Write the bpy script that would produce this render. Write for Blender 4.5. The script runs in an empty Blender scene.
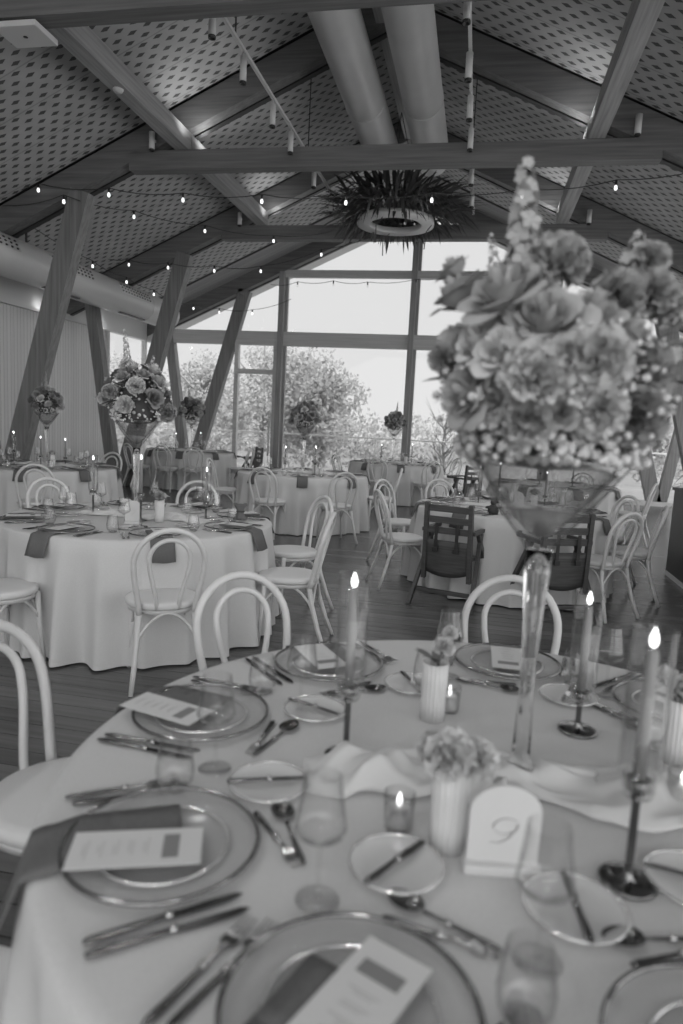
import bpy, bmesh, math, random
from mathutils import Vector, Matrix
from math import sin, cos, pi, radians, atan2, hypot, sqrt
random.seed(7)
SC = bpy.context.scene
COL = SC.collection
R = random.Random(11)

# ------------------------------------------------------------------ materials
def newmat(name):
    m = bpy.data.materials.new(name); m.use_nodes = True
    return m, m.node_tree.nodes, m.node_tree.links, m.node_tree.nodes['Principled BSDF']
def mat(name, v, rough=.5, metal=0, emis=0, noise=0, scale=30, bump=0, sub=0, sheen=0):
    m, n, l, p = newmat(name)
    p.inputs['Base Color'].default_value = (v, v, v, 1)
    p.inputs['Roughness'].default_value = rough
    p.inputs['Metallic'].default_value = metal
    if emis:
        p.inputs['Emission Color'].default_value = (1, 1, 1, 1)
        p.inputs['Emission Strength'].default_value = emis
    if noise or bump:
        tc = n.new('ShaderNodeTexCoord'); nz = n.new('ShaderNodeTexNoise')
        nz.inputs['Scale'].default_value = scale; nz.inputs['Detail'].default_value = 4
        l.new(tc.outputs['Object'], nz.inputs['Vector'])
        if noise:
            mr = n.new('ShaderNodeMapRange')
            mr.inputs['To Min'].default_value = v * (1 - noise); mr.inputs['To Max'].default_value = v * (1 + noise)
            mr.inputs['From Min'].default_value = .3; mr.inputs['From Max'].default_value = .7
            l.new(nz.outputs['Fac'], mr.inputs['Value']); l.new(mr.outputs['Result'], p.inputs['Base Color'])
        if bump:
            b = n.new('ShaderNodeBump'); b.inputs['Strength'].default_value = bump; b.inputs['Distance'].default_value = .01
            l.new(nz.outputs['Fac'], b.inputs['Height']); l.new(b.outputs['Normal'], p.inputs['Normal'])
    return m
def thin_glass(name, tint=.97, rough=.02, ior=1.45, mul=1.0, edge=.55):
    m = bpy.data.materials.new(name); m.use_nodes = True
    n, l = m.node_tree.nodes, m.node_tree.links; n.clear()
    o = n.new('ShaderNodeOutputMaterial'); t = n.new('ShaderNodeBsdfTransparent'); g = n.new('ShaderNodeBsdfGlossy')
    t.inputs['Color'].default_value = (tint,) * 3 + (1,); g.inputs['Roughness'].default_value = rough
    f = n.new('ShaderNodeLayerWeight'); pw = n.new('ShaderNodeMath'); pw.operation = 'POWER'; pw.inputs[1].default_value = 4.0
    mu = n.new('ShaderNodeMath'); mu.operation = 'MULTIPLY_ADD'; mu.inputs[1].default_value = .75 * mul; mu.inputs[2].default_value = ((ior - 1) / (ior + 1)) ** 2 * mul; mu.use_clamp = True
    x = n.new('ShaderNodeMixShader')
    p2 = n.new('ShaderNodeMath'); p2.operation = 'POWER'; p2.inputs[1].default_value = 2.2; l.new(f.outputs['Facing'], p2.inputs[0])
    tm = n.new('ShaderNodeMapRange'); tm.inputs['To Min'].default_value = tint; tm.inputs['To Max'].default_value = edge; l.new(p2.outputs[0], tm.inputs['Value']); l.new(tm.outputs[0], t.inputs['Color'])
    l.new(f.outputs['Facing'], pw.inputs[0]); l.new(pw.outputs[0], mu.inputs[0]); l.new(mu.outputs[0], x.inputs[0]); l.new(t.outputs[0], x.inputs[1]); l.new(g.outputs[0], x.inputs[2])
    l.new(x.outputs[0], o.inputs[0])
    return m
def veil(name, v, a, gloss=0):
    m = bpy.data.materials.new(name); m.use_nodes = True
    n, l = m.node_tree.nodes, m.node_tree.links; n.clear()
    o = n.new('ShaderNodeOutputMaterial'); t = n.new('ShaderNodeBsdfTransparent'); p = n.new('ShaderNodeBsdfPrincipled')
    p.inputs['Base Color'].default_value = (v, v, v, 1); p.inputs['Roughness'].default_value = .12 if gloss else .8
    x = n.new('ShaderNodeMixShader'); x.inputs[0].default_value = a
    l.new(t.outputs[0], x.inputs[1]); l.new(p.outputs[0], x.inputs[2]); l.new(x.outputs[0], o.inputs[0])
    return m
def wood(name, v, axis='X', contrast=.25, rough=.55, scale=2.0):
    m, n, l, p = newmat(name)
    tc = n.new('ShaderNodeTexCoord'); mp = n.new('ShaderNodeMapping')
    s = {'X': (.6, 14, 14), 'Y': (14, .6, 14), 'Z': (14, 14, .6)}[axis]
    mp.inputs['Scale'].default_value = [k * scale / 2 for k in s]
    nz = n.new('ShaderNodeTexNoise'); nz.inputs['Scale'].default_value = 2; nz.inputs['Detail'].default_value = 5
    mr = n.new('ShaderNodeMapRange'); mr.inputs['From Min'].default_value = .3; mr.inputs['From Max'].default_value = .7
    mr.inputs['To Min'].default_value = v * (1 - contrast); mr.inputs['To Max'].default_value = v * (1 + contrast)
    l.new(tc.outputs['Object'], mp.inputs[0]); l.new(mp.outputs[0], nz.inputs['Vector']); l.new(nz.outputs['Fac'], mr.inputs['Value'])
    l.new(mr.outputs[0], p.inputs['Base Color']); p.inputs['Roughness'].default_value = rough
    return m
def boards(name, axis, pitch, v, gap=.05, gapv=.02, rough=.4, contrast=.3, along='X', bump=.3):
    """planks: grooves every `pitch` along `axis` (0,1,2), each plank its own tone and grain"""
    m, n, l, p = newmat(name)
    tc = n.new('ShaderNodeTexCoord'); sp = n.new('ShaderNodeSeparateXYZ'); l.new(tc.outputs['Object'], sp.inputs[0])
    d = n.new('ShaderNodeMath'); d.operation = 'DIVIDE'; d.inputs[1].default_value = pitch; l.new(sp.outputs[axis], d.inputs[0])
    fr = n.new('ShaderNodeMath'); fr.operation = 'FRACT'; l.new(d.outputs[0], fr.inputs[0])
    fl = n.new('ShaderNodeMath'); fl.operation = 'FLOOR'; l.new(d.outputs[0], fl.inputs[0])
    wn = n.new('ShaderNodeTexWhiteNoise'); wn.noise_dimensions = '1D'; l.new(fl.outputs[0], wn.inputs['W'])
    mp = n.new('ShaderNodeMapping'); mp.inputs['Scale'].default_value = {'X': (.8, 20, 20), 'Y': (20, .8, 20), 'Z': (20, 20, .8)}[along]
    l.new(tc.outputs['Object'], mp.inputs[0])
    nz = n.new('ShaderNodeTexNoise'); nz.inputs['Scale'].default_value = 1.5; nz.inputs['Detail'].default_value = 5; l.new(mp.outputs[0], nz.inputs['Vector'])
    ad = n.new('ShaderNodeMath'); ad.operation = 'MULTIPLY_ADD'; ad.inputs[1].default_value = .5
    l.new(wn.outputs['Value'], ad.inputs[0]); l.new(nz.outputs['Fac'], ad.inputs[2])
    mr = n.new('ShaderNodeMapRange'); mr.inputs['From Min'].default_value = .3; mr.inputs['From Max'].default_value = 1.2
    mr.inputs['To Min'].default_value = v * (1 - contrast); mr.inputs['To Max'].default_value = v * (1 + contrast); l.new(ad.outputs[0], mr.inputs['Value'])
    lt = n.new('ShaderNodeMath'); lt.operation = 'LESS_THAN'; lt.inputs[1].default_value = gap; l.new(fr.outputs[0], lt.inputs[0])
    mx = n.new('ShaderNodeMix'); mx.data_type = 'FLOAT'; l.new(lt.outputs[0], mx.inputs['Factor']); l.new(mr.outputs[0], mx.inputs[2]); mx.inputs[3].default_value = gapv
    l.new(mx.outputs[0], p.inputs['Base Color']); p.inputs['Roughness'].default_value = rough
    b = n.new('ShaderNodeBump'); b.inputs['Strength'].default_value = bump; b.inputs['Distance'].default_value = .01; b.invert = True
    l.new(lt.outputs[0], b.inputs['Height']); l.new(b.outputs[0], p.inputs['Normal'])
    return m
def lattice_mat(name, v, vd, pu=.205, pv=.125):
    """perforated plywood: staggered rows of lens-shaped cut-outs (u across the slope = object X, v along the hall = object Y)"""
    m, n, l, p = newmat(name)
    def M(op, a, b=None, c=None):
        k = n.new('ShaderNodeMath'); k.operation = op
        for i, q in enumerate((a, b, c)):
            if q is None: continue
            if isinstance(q, (int, float)): k.inputs[i].default_value = q
            else: l.new(q, k.inputs[i])
        return k.outputs[0]
    tc = n.new('ShaderNodeTexCoord'); sp = n.new('ShaderNodeSeparateXYZ'); l.new(tc.outputs['Object'], sp.inputs[0])
    u, w = sp.outputs[0], sp.outputs[1]
    row = M('DIVIDE', w, pv); fl = M('FLOOR', row); half = M('MULTIPLY', M('FRACT', M('MULTIPLY', fl, .5)), 1.0)
    fu = M('ABSOLUTE', M('SUBTRACT', M('FRACT', M('ADD', M('DIVIDE', u, pu), half)), .5))
    fv = M('ABSOLUTE', M('SUBTRACT', M('FRACT', row), .5))
    s = M('ADD', M('MULTIPLY', fu, 1 / .33), M('MULTIPLY', fv, 1 / .27))
    hole = M('LESS_THAN', s, 1.0)
    seam = M('LESS_THAN', M('FRACT', M('DIVIDE', w, pv * 5)), .03)
    nz = n.new('ShaderNodeTexNoise'); nz.inputs['Scale'].default_value = 3; nz.inputs['Detail'].default_value = 4
    l.new(tc.outputs['Object'], nz.inputs['Vector'])
    base = M('MULTIPLY_ADD', nz.outputs['Fac'], v * .5, v * .75)
    mask = M('MAXIMUM', hole, M('MULTIPLY', seam, .35))
    mx = n.new('ShaderNodeMix'); mx.data_type = 'FLOAT'; l.new(mask, mx.inputs['Factor']); l.new(base, mx.inputs[2]); mx.inputs[3].default_value = vd
    l.new(mx.outputs[0], p.inputs['Base Color']); p.inputs['Roughness'].default_value = .65
    return m

MT = dict(
    cloth=mat('white linen', .58, .85, noise=.04, scale=180, bump=.05),
    chair=mat('white painted beech', .63, .38, noise=.04, scale=12),
    seat=mat('white painted seat', .64, .45),
    napkin=mat('grey linen napkin', .13, .9, noise=.15, scale=220, bump=.1),
    card=mat('white card stock', .62, .7),
    ink=mat('grey print', .22, .7), ink2=mat('pale print', .5, .7),
    ceramic=mat('matt white ceramic', .66, .45),
    charger=veil('clear glass charger', .55, .22, 1),
    plate=veil('frosted glass plate', .85, .5, 1),
    rim=mat('dark metallic rim', .30, .08, 1),
    bead=mat('pale bead rim', .9, .08, .8),
    steel=mat('dark polished cutlery', .19, .16, 1), steel2=mat('bright polished cutlery', .62, .16, 1),
    black=mat('black gloss', .015, .2), mirror=mat('black mirror disc', .22, .12, 1),
    wax=mat('taper candle wax', .24, .5), wax2=mat('white wax', .85, .5), flame=mat('candle flame', 1, .5, emis=4),
    glass=thin_glass('clear glass', .995, .02, 1.5, 1.1, .84), chim=thin_glass('chimney glass', .99, .03, 1.5, 1.1, .82),
    vase=thin_glass('thick clear glass', .97, .03, 1.8, 1.3, .6), water=veil('water with gel', .35, .6, 1), pane=thin_glass('window pane', .96, .01, 1.45, .4, .9),
    voile=veil('white chiffon', .85, .6),
    petal=mat('blush petals', .42, .7), petal2=mat('white petals', .62, .7), petal3=mat('mid tone petals', .32, .7), petald=mat('dark petals', .2, .6),
    leaf=mat('dark green leaf', .07, .6), leaf2=mat('mid green leaf', .16, .6), stem=mat('green stem', .12, .6),
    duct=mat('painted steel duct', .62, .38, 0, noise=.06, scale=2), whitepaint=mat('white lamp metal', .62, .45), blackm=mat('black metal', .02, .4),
    bulb=mat('festoon bulb glowing', 1, .3, emis=1.6), darkpanel=mat('black counter front', .018, .35),
    beam=wood('glulam beam', .15, 'X'), beamY=wood('glulam purlin', .34, 'Y'), post=wood('glulam post', .20, 'Z'),
    mull=wood('timber mullion', .30, 'Z'), trans=wood('timber transom', .55, 'X', .1), ptrim=mat('plaster band', .68, .6),
    high=wood('dark high chair wood', .06, 'X', .3, .45, 6), strap=mat('black strap', .02, .5),
    floor=boards('dark timber floorboards', 1, .12, .115, .05, .025, .27, .45, 'X', .4),
    wallb=boards('vertical wall boards', 1, .095, .72, .12, .46, .6, .1, 'Z', .5),
    soff=boards('plain ceiling boards', 1, .16, .30, .04, .1, .6, .15, 'X', .2),
    lattice=lattice_mat('perforated ceiling panels', .46, .09),
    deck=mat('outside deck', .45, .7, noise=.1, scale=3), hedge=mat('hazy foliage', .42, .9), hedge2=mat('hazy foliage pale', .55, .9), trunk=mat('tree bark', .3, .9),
    lawn=mat('lawn', .4, 1, noise=.2, scale=2), rosefig=mat('dark felt', .05, .8),
)

def solid_glass(name):
    m, n, l, p = newmat(name); p.inputs['Base Color'].default_value = (.97, .97, .97, 1); p.inputs['Roughness'].default_value = .02
    p.inputs['IOR'].default_value = 1.45; p.inputs['Transmission Weight'].default_value = 1; return m
MT['solid'] = solid_glass('solid crystal glass')
# ------------------------------------------------------------------ mesh builder
class MB:
    def __init__(s): s.bm = bmesh.new(); s.mi = 0
    def _new(s, verts, faces, smooth=False):
        vs = [s.bm.verts.new(v) for v in verts]
        for f in faces:
            try:
                fc = s.bm.faces.new([vs[i] for i in f]); fc.material_index = s.mi; fc.smooth = smooth
            except ValueError: pass
        return vs
    def box(s, c, d, rot=None, bev=0):
        hx, hy, hz = d[0] / 2, d[1] / 2, d[2] / 2
        V = [Vector((x, y, z)) for x in (-hx, hx) for y in (-hy, hy) for z in (-hz, hz)]
        if rot is not None: V = [rot @ v for v in V]
        c = Vector(c)
        vs = s._new([v + c for v in V], [(0, 1, 3, 2), (4, 6, 7, 5), (0, 4, 5, 1), (2, 3, 7, 6), (0, 2, 6, 4), (1, 5, 7, 3)])
        if bev:
            es = set(e for v in vs for e in v.link_edges)
            bmesh.ops.bevel(s.bm, geom=list(es), offset=bev, segments=2, affect='EDGES', profile=.7)
        return s
    def hexa(s, a, b):
        """solid from quad a (4 pts) to quad b (4 pts)"""
        s._new(list(a) + list(b), [(3, 2, 1, 0), (4, 5, 6, 7), (0, 1, 5, 4), (1, 2, 6, 5), (2, 3, 7, 6), (3, 0, 4, 7)]); return s
    def beam(s, a, b, w, h, up=(0, 0, 1)):
        a, b = Vector(a), Vector(b); d = (b - a).normalized(); u = Vector(up); u = (u - d * u.dot(d)).normalized(); r = d.cross(u)
        q = [r * w / 2 + u * h / 2, -r * w / 2 + u * h / 2, -r * w / 2 - u * h / 2, r * w / 2 - u * h / 2]
        return s.hexa([a + k for k in q], [b + k for k in q])
    def lathe(s, prof, n=24, o=(0, 0, 0), close=True, smooth=True):
        o = Vector(o); rings = []
        for r, z in prof:
            if r < 1e-6: rings.append([s.bm.verts.new(o + Vector((0, 0, z)))])
            else: rings.append([s.bm.verts.new(o + Vector((r * cos(2 * pi * k / n), r * sin(2 * pi * k / n), z))) for k in range(n)])
        for A, B in zip(rings, rings[1:]):
            for k in range(n):
                j = (k + 1) % n
                f = [A[k % len(A)], A[j % len(A)], B[j % len(B)], B[k % len(B)]]
                g = []
                for v in f:
                    if v not in g: g.append(v)
                if len(g) >= 3:
                    try: fc = s.bm.faces.new(g); fc.smooth = smooth; fc.material_index = s.mi
                    except ValueError: pass
        return s
    def tube(s, pts, r, n=8, closed=False, caps=True, flat=1.0):
        P = [Vector(p) for p in pts]; m = len(P); rs = r if isinstance(r, (list, tuple)) else [r] * m
        T = []
        for i in range(m):
            a = P[(i - 1) % m] if closed or i > 0 else P[i]; b = P[(i + 1) % m] if closed or i < m - 1 else P[i]
            T.append((b - a).normalized())
        u = T[0].orthogonal().normalized()
        if abs(T[0].z) < .9: u = (Vector((0, 0, 1)) - T[0] * T[0].z).normalized()
        rings = []
        for i in range(m):
            u = (u - T[i] * u.dot(T[i])).normalized(); v = T[i].cross(u)
            rings.append([s.bm.verts.new(P[i] + (u * cos(2 * pi * k / n) * flat + v * sin(2 * pi * k / n)) * rs[i]) for k in range(n)])
        L = list(zip(rings, rings[1:])) + ([(rings[-1], rings[0])] if closed else [])
        for A, B in L:
            for k in range(n):
                j = (k + 1) % n
                fc = s.bm.faces.new((A[k], A[j], B[j], B[k])); fc.smooth = True; fc.material_index = s.mi
        if caps and not closed:
            for A in (rings[0][::-1], rings[-1]):
                try: fc = s.bm.faces.new(A); fc.material_index = s.mi
                except ValueError: pass
        return s
    def grid(s, fn, nu, nv, smooth=True, wrap=False):
        V = [[s.bm.verts.new(fn(i / nu, j / nv)) for j in range(nv + 1)] for i in range(nu if wrap else nu + 1)]
        for i in range(nu):
            A, B = V[i], V[(i + 1) % len(V)]
            for j in range(nv):
                try: fc = s.bm.faces.new((A[j], B[j], B[j + 1], A[j + 1])); fc.smooth = smooth; fc.material_index = s.mi
                except ValueError: pass
        return s
    def prism(s, poly, z0, z1, f=lambda x, y, z: (x, y, z)):
        n = len(poly)
        s._new([f(x, y, z0) for x, y in poly] + [f(x, y, z1) for x, y in poly],
               [tuple(range(n))[::-1], tuple(range(n, 2 * n))] + [(i, (i + 1) % n, n + (i + 1) % n, n + i) for i in range(n)]); return s
    def ball(s, c, r, sub=1, sc=(1, 1, 1)):
        mtx = Matrix.Translation(c) @ Matrix.Diagonal((sc[0], sc[1], sc[2], 1))
        g = bmesh.ops.create_icosphere(s.bm, subdivisions=sub, radius=r, matrix=mtx)
        for f in set(f for v in g['verts'] for f in v.link_faces): f.smooth = True; f.material_index = s.mi
        return s
    def xf(s, m): bmesh.ops.transform(s.bm, matrix=m, verts=s.bm.verts); return s
    def build(s, name, m, parent=None, solid=0, loc=None):
        bmesh.ops.recalc_face_normals(s.bm, faces=s.bm.faces[:])
        me = bpy.data.meshes.new(name); s.bm.to_mesh(me); s.bm.free()
        for k in (m if isinstance(m, (list, tuple)) else [m]): me.materials.append(k)
        o = bpy.data.objects.new(name, me); COL.objects.link(o)
        if parent is not None: o.parent = parent
        if loc is not None: o.location = loc
        if solid:
            md = o.modifiers.new('thick', 'SOLIDIFY'); md.thickness = solid; md.offset = 0
        return o
def tag(o, label=None, cat=None, group=None, kind=None):
    if label: o['label'] = label
    if cat: o['category'] = cat
    if group: o['group'] = group
    if kind: o['kind'] = kind
    return o
def thing(name, label, cat, loc=(0, 0, 0), rz=0, group=None):
    o = bpy.data.objects.new(name, None); COL.objects.link(o); o.empty_display_size = .05
    o.location = loc; o.rotation_euler = (0, 0, rz)
    return tag(o, label, cat, group)
def dup(src, loc, rz=0, label=None, group=None, sc=None, deep=True):
    r = src.copy(); COL.objects.link(r); r.location = loc; r.rotation_euler = (0, 0, rz)
    if label: r['label'] = label
    if group: r['group'] = group
    if sc: r.scale = (sc, sc, sc) if isinstance(sc, (int, float)) else sc
    for ch in list(src.children):
        c = ch.copy(); COL.objects.link(c); c.parent = r
        for g in ch.children:
            d = g.copy(); COL.objects.link(d); d.parent = c
    return r
def struct(name, mb, m, label=None, cat=None):
    o = mb.build(name, m); o['kind'] = 'structure'
    if label: o['label'] = label
    if cat: o['category'] = cat
    return o
USED = {}
class Proto:
    """first call hands out the prototype itself, later calls hand out copies"""
    def __init__(s, root): s.root = root; s.first = True
    def put(s, loc, rz, label, group=None, sc=None):
        if s.first:
            s.first = False; o = s.root; o.location = loc; o.rotation_euler = (0, 0, rz); o['label'] = label
            if sc: o.scale = (sc, sc, sc) if isinstance(sc, (int, float)) else sc
            if group: o['group'] = group
            return o
        return dup(s.root, loc, rz, label, group, sc if sc else (1, 1, 1))

# ------------------------------------------------------------------ the hall
XC = -1.55                      # ridge line
FY = [-1.25, 2.3, 5.85, 9.4, 12.95, 16.5]
XL, XR = -8.45, 5.35
low = lambda x: 6.57 - .46 * abs(x - XC)     # underside of the rafters
upp = lambda x: 6.95 - .46 * abs(x - XC)     # ceiling panels
YB = -4.6

struct('floor', MB().box(((XL + XR) / 2, 5.25, -.05), (XR - XL + .3, 23.5, .1)), MT['floor'])
o = MB().box((XL - .06, (YB + 14.6) / 2, 1.655), (.12, 14.6 - YB, 3.31)); struct('wall_left', o, MT['wallb'])
o = MB().box((XL - .02, (YB + 16.5) / 2, 3.55), (.2, 16.5 - YB, .44)).box((XL + .09, (YB + 14.6) / 2, 3.33), (.08, 14.6 - YB, .05))
struct('trim_1', o, MT['ptrim'])
# left return glazing beyond the boarded wall
m = MB()
for y in (14.62, 16.42): m.box((XL, y, 1.66), (.1, .1, 3.32))
m.box((XL, 15.52, .06), (.1, 1.8, .12)); w = struct('window_1', m, MT['trans'])
MB().box((XL, 15.52, 1.7), (.012, 1.7, 3.2)).build('pane', MT['pane'], w)
# right side: glazed bays
for i, (a, b) in enumerate(zip(FY, FY[1:])):
    m = MB()
    for y in (a + .05, b - .05): m.box((XR, y, 1.75), (.1, .1, 3.5))
    m.box((XR, (a + b) / 2, 3.45), (.1, b - a - .1, .3)).box((XR, (a + b) / 2, .06), (.1, b - a - .1, .12))
    w = struct('window_%d' % (i + 20), m, MT['trans'])
    MB().box((XR, (a + b) / 2, 1.7), (.012, b - a - .18, 3.2)).build('pane', MT['pane'], w)

# ceiling: perforated panels, one field per bay and slope, plain boards over the last strip
SL = atan2(.46, 1)
def slope_field(name, side, y0, y1, m, z=0., x0=0, x1=7.1):
    L = (x1 - x0) / cos(SL)
    b = MB().box((side * (x0 / cos(SL) + L / 2), (y1 - y0) / 2, .03), (L, y1 - y0, .06))
    o = struct(name, b, m)
    o.location = (XC, y0, 6.95 + z); o.rotation_euler = (0, side * SL, 0)
    return o
for s_ in (-1, 1):
    for i in range(5):
        a, b = FY[i] + .16, FY[i + 1] - .16
        if i == 4: b = 15.35
        slope_field('ceiling', s_, a, b, MT['lattice'])
    slope_field('ceiling', s_, 15.42, 16.5, MT['soff'], -.02)
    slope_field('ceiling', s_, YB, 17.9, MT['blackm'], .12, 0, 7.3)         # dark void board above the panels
    slope_field('trim_2', s_, 16.45, 17.75, MT['ptrim'], -.20, 0, 7.3)       # soffit of the overhang outside
# frames: rafters, tie beams, leaning pillars
def frame(i, y):
    for s_ in (-1, 1):
        q = lambda x, z, dy: Vector((XC + s_ * x, y + dy, z))
        a = [q(0, 6.57, -.1), q(0, 6.57, .1), q(0, 6.95, .1), q(0, 6.95, -.1)]
        e = 6.95
        b = [q(e, 6.57 - .46 * e, -.1), q(e, 6.57 - .46 * e, .1), q(e, 6.95 - .46 * e, .1), q(e, 6.95 - .46 * e, -.1)]
        struct('rafter_beam', MB().hexa(a, b), MT['beam'])
        k = lambda v, dy, dz: Vector((v.x, y + dy, v.z + dz))
        struct('rafter_shade_strip', MB().hexa([k(a[0], .105, -.02), k(a[0], .20, -.02), k(a[0], .20, .13), k(a[0], .105, .13)], [k(b[0], .105, -.02), k(b[0], .20, -.02), k(b[0], .20, .13), k(b[0], .105, .13)]), MT['blackm'])  # added dark strip standing in for the shadow gap behind the rafter
        xi, xo, xf = 4.27, 6.15, 5.6
        if i >= 1:
            yy = y
            struct('pillar', MB().beam((XC + s_ * xf, yy, 0), (XC + s_ * xi, yy, low(XC + xi)), .2, .3, (1, 0, 0)), MT['post'])
            struct('pillar', MB().beam((XC + s_ * (xf + .12), yy, 0), (XC + s_ * (xo + .12), yy, low(XC + xo + .12)), .2, .22, (1, 0, 0)), MT['post'])
    if i < 5:
        struct('tie_beam', MB().box((XC, y, 4.985), (7.0, .2, .25)), MT['beam'])
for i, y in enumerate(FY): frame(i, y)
for x in (-4.27, 1.17):
    for a, b in zip(FY[:-1], FY[1:]):
        if b > 16: continue
        struct('purlin_beam', MB().box((x, (a + b) / 2, 5.235), (.2, b - a - .02, .24)), MT['beamY'])
struct('ridge_beam', MB().box((XC, (FY[0] + FY[-1]) / 2, 6.72), (.2, FY[-1] - FY[0], .3)), MT['beamY'])
# end wall glazing
YE = 16.5
mx = [XL + .06, -4.87, -1.69, 1.5, XR - .06]
for x in (-4.87, -1.69, 1.5):
    struct('mullion_trim', MB().box((x, YE - .06, low(x) / 2), (.13, .18, low(x))).box((x + .10, YE + .02, low(x) / 2), (.07, .1, low(x))), MT['mull'])
struct('transom_trim', MB().box(((XL + XR) / 2, YE, 3.47), (XR - XL, .16, .33)), MT['trans'])
struct('transom_trim', MB().box(((-4.87 + 1.5) / 2, YE, 5.01), (6.4, .12, .17)), MT['trans'])
for k, (x0, x1) in enumerate(zip(mx, mx[1:])):
    m = MB(); zt = 3.3
    m.box(((x0 + x1) / 2, YE, .05), (x1 - x0 - .1, .1, .1))
    w = struct('window_%d' % (k + 10), m, MT['trans'])
    MB().box(((x0 + x1) / 2, YE + .03, 1.7), (x1 - x0 - .14, .012, 3.2)).build('pane', MT['pane'], w)
    g = MB(); P = [(x0 + .07, 3.63), (x1 - .07, 3.63), (x1 - .07, low(x1 - .07) - .02)]
    if x0 < XC < x1: P.append((XC, 6.5))
    P.append((x0 + .07, low(x0 + .07) - .02))
    if abs(low(x0 + .07) - 3.63) < .35: P[-1] = (x0 + .5, 3.66)
    if abs(low(x1 - .07) - 3.63) < .35: P[2] = (x1 - .5, 3.66)
    g.prism(P, YE + .025, YE + .037, lambda x, y, z: (x, z, y)); g.build('gable_pane', MT['pane'], w)
# glazed door in the left bay
m = MB()
for x in (-5.98, -4.98): m.box((x, YE - .02, 1.66), (.1, .14, 3.3))
m.box((-5.48, YE - .02, 2.66), (.9, .12, .11))
d = struct('door_1', m, MT['trans'])
MB().box((-5.08, YE - .11, 1.15), (.03, .05, 1.1)).build('door_handle', MT['whitepaint'], d)
# a pale sill kerb under the glazing
struct('baseboard_end', MB().box(((XL + XR) / 2, YE - .14, .05), (XR - XL - .2, .06, .1)), MT['ptrim'])

# ------------------------------------------------------------------ outside
struct('terrace', MB().box((-1.5, 19.6, -.06), (24, 6, .1)), MT['deck'])
struct('lawn_ground', MB().box((-3, 62, -1.3), (140, 90, .2)), MT['lawn'])
r = thing('glass_balustrade', 'glass balustrade with thin top rail on the terrace beyond the window', 'balustrade', (0, 20.6, 0))
MB().tube([(-12, 0, 1.1), (9, 0, 1.1)], .022, 8).build('top_rail', MT['whitepaint'], r)
for k in range(8):
    x = -12 + k * 3
    MB().box((x, 0, .54), (.05, .05, 1.1)).build('rail_post', MT['whitepaint'], r)
    if k < 7: MB().box((x + 1.5, 0, .55), (2.9, .012, .95)).build('glass_panel', MT['pane'], r)

def tree(name, label, x, y, h, w, n, m, seed, zb=-1.2, bare=False, gr='trees beyond the terrace'):
    rr = random.Random(seed)
    t = thing(name, label, 'tree', (x, y, zb), 0, gr)
    tr = MB(); tr.tube([(0, 0, 0), (.1, 0, h * .3), (-.05, .1, h * .6), (.1, 0, h * .95)], [w * .035, w * .028, w * .018, w * .006], 7)
    for k in range(14 if not bare else 26):
        a = rr.uniform(0, 2 * pi); z0 = h * rr.uniform(.22, .75); L = w * rr.uniform(.16, .32)
        p0 = Vector((0, 0, z0)); p1 = p0 + Vector((cos(a) * L * .6, sin(a) * L * .6, L * .55)); p2 = p0 + Vector((cos(a) * L, sin(a) * L, L * .9))
        tr.tube([p0, p1, p2], [w * .012, w * .008, w * .003], 5)
        if bare:
            for q in range(3): tr.tube([p1, p1.lerp(p2, .5) + Vector((rr.uniform(-.3, .3), rr.uniform(-.3, .3), rr.uniform(.2, .7)))], [w * .006, w * .002], 4)
    tr.build('trunk', MT['trunk'], t)
    if not bare:
        f = MB(); lob = [(rr.gauss(0, .2) * w, rr.gauss(0, .2) * w, h * rr.uniform(.34, .9), w * rr.uniform(.14, .26)) for _ in range(17)]
        for k in range(n):
            cx, cy, cz, cr = rr.choice(lob); v = Vector((rr.gauss(0, 1), rr.gauss(0, 1), rr.gauss(0, 1))).normalized() * cr * rr.uniform(.5, 1.08)
            p = Vector((cx, cy, cz)) + v; sz = rr.uniform(.05, .12) * (w / 5)
            a = Vector((rr.gauss(0, 1), rr.gauss(0, 1), rr.gauss(0, 1))).normalized(); b = a.orthogonal().normalized()
            f._new([p + a * sz, p + b * sz * .55, p - a * sz, p - b * sz * .55], [(0, 1, 2, 3)])
        f.build('crown', m, t)
    return t
tree('leafy_tree', 'broad rounded tree with fine leaves behind the middle window pane', -6.6, 29, 5.2, 5.6, 9000, MT['hedge'], 3)
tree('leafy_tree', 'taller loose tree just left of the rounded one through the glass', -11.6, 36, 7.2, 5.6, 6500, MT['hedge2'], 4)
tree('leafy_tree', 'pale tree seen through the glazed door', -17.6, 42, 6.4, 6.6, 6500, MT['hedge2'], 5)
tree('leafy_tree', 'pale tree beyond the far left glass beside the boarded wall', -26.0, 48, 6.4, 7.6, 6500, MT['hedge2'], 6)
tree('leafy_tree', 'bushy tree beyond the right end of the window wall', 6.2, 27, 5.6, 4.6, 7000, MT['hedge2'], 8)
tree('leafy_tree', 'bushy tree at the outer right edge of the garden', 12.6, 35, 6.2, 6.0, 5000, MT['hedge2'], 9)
tree('bare_tree', 'thin bare young tree right of the centre mullion', -1.15, 25, 3.6, 2.2, 0, None, 10, bare=True)
h = thing('clipped_hedge', 'low pale hedge running along the garden behind the trees', 'hedge', (-6, 56, -1.2))
f = MB(); rr = random.Random(5)
for k in range(12000):
    p = Vector((rr.uniform(-36, 34), rr.uniform(-1, 1), 0)); hh = 3.4 + .5 * sin(p.x * .5) + .35 * sin(p.x * 1.7 + 1); p.z = rr.uniform(.0, hh)
    a = Vector((rr.gauss(0, 1), rr.gauss(0, 1), rr.gauss(0, 1))).normalized(); b = a.orthogonal().normalized(); sz = rr.uniform(.12, .26)
    f._new([p + a * sz, p + b * sz * .6, p - a * sz, p - b * sz * .6], [(0, 1, 2, 3)])
f.build('foliage', MT['hedge2'], h)

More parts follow.
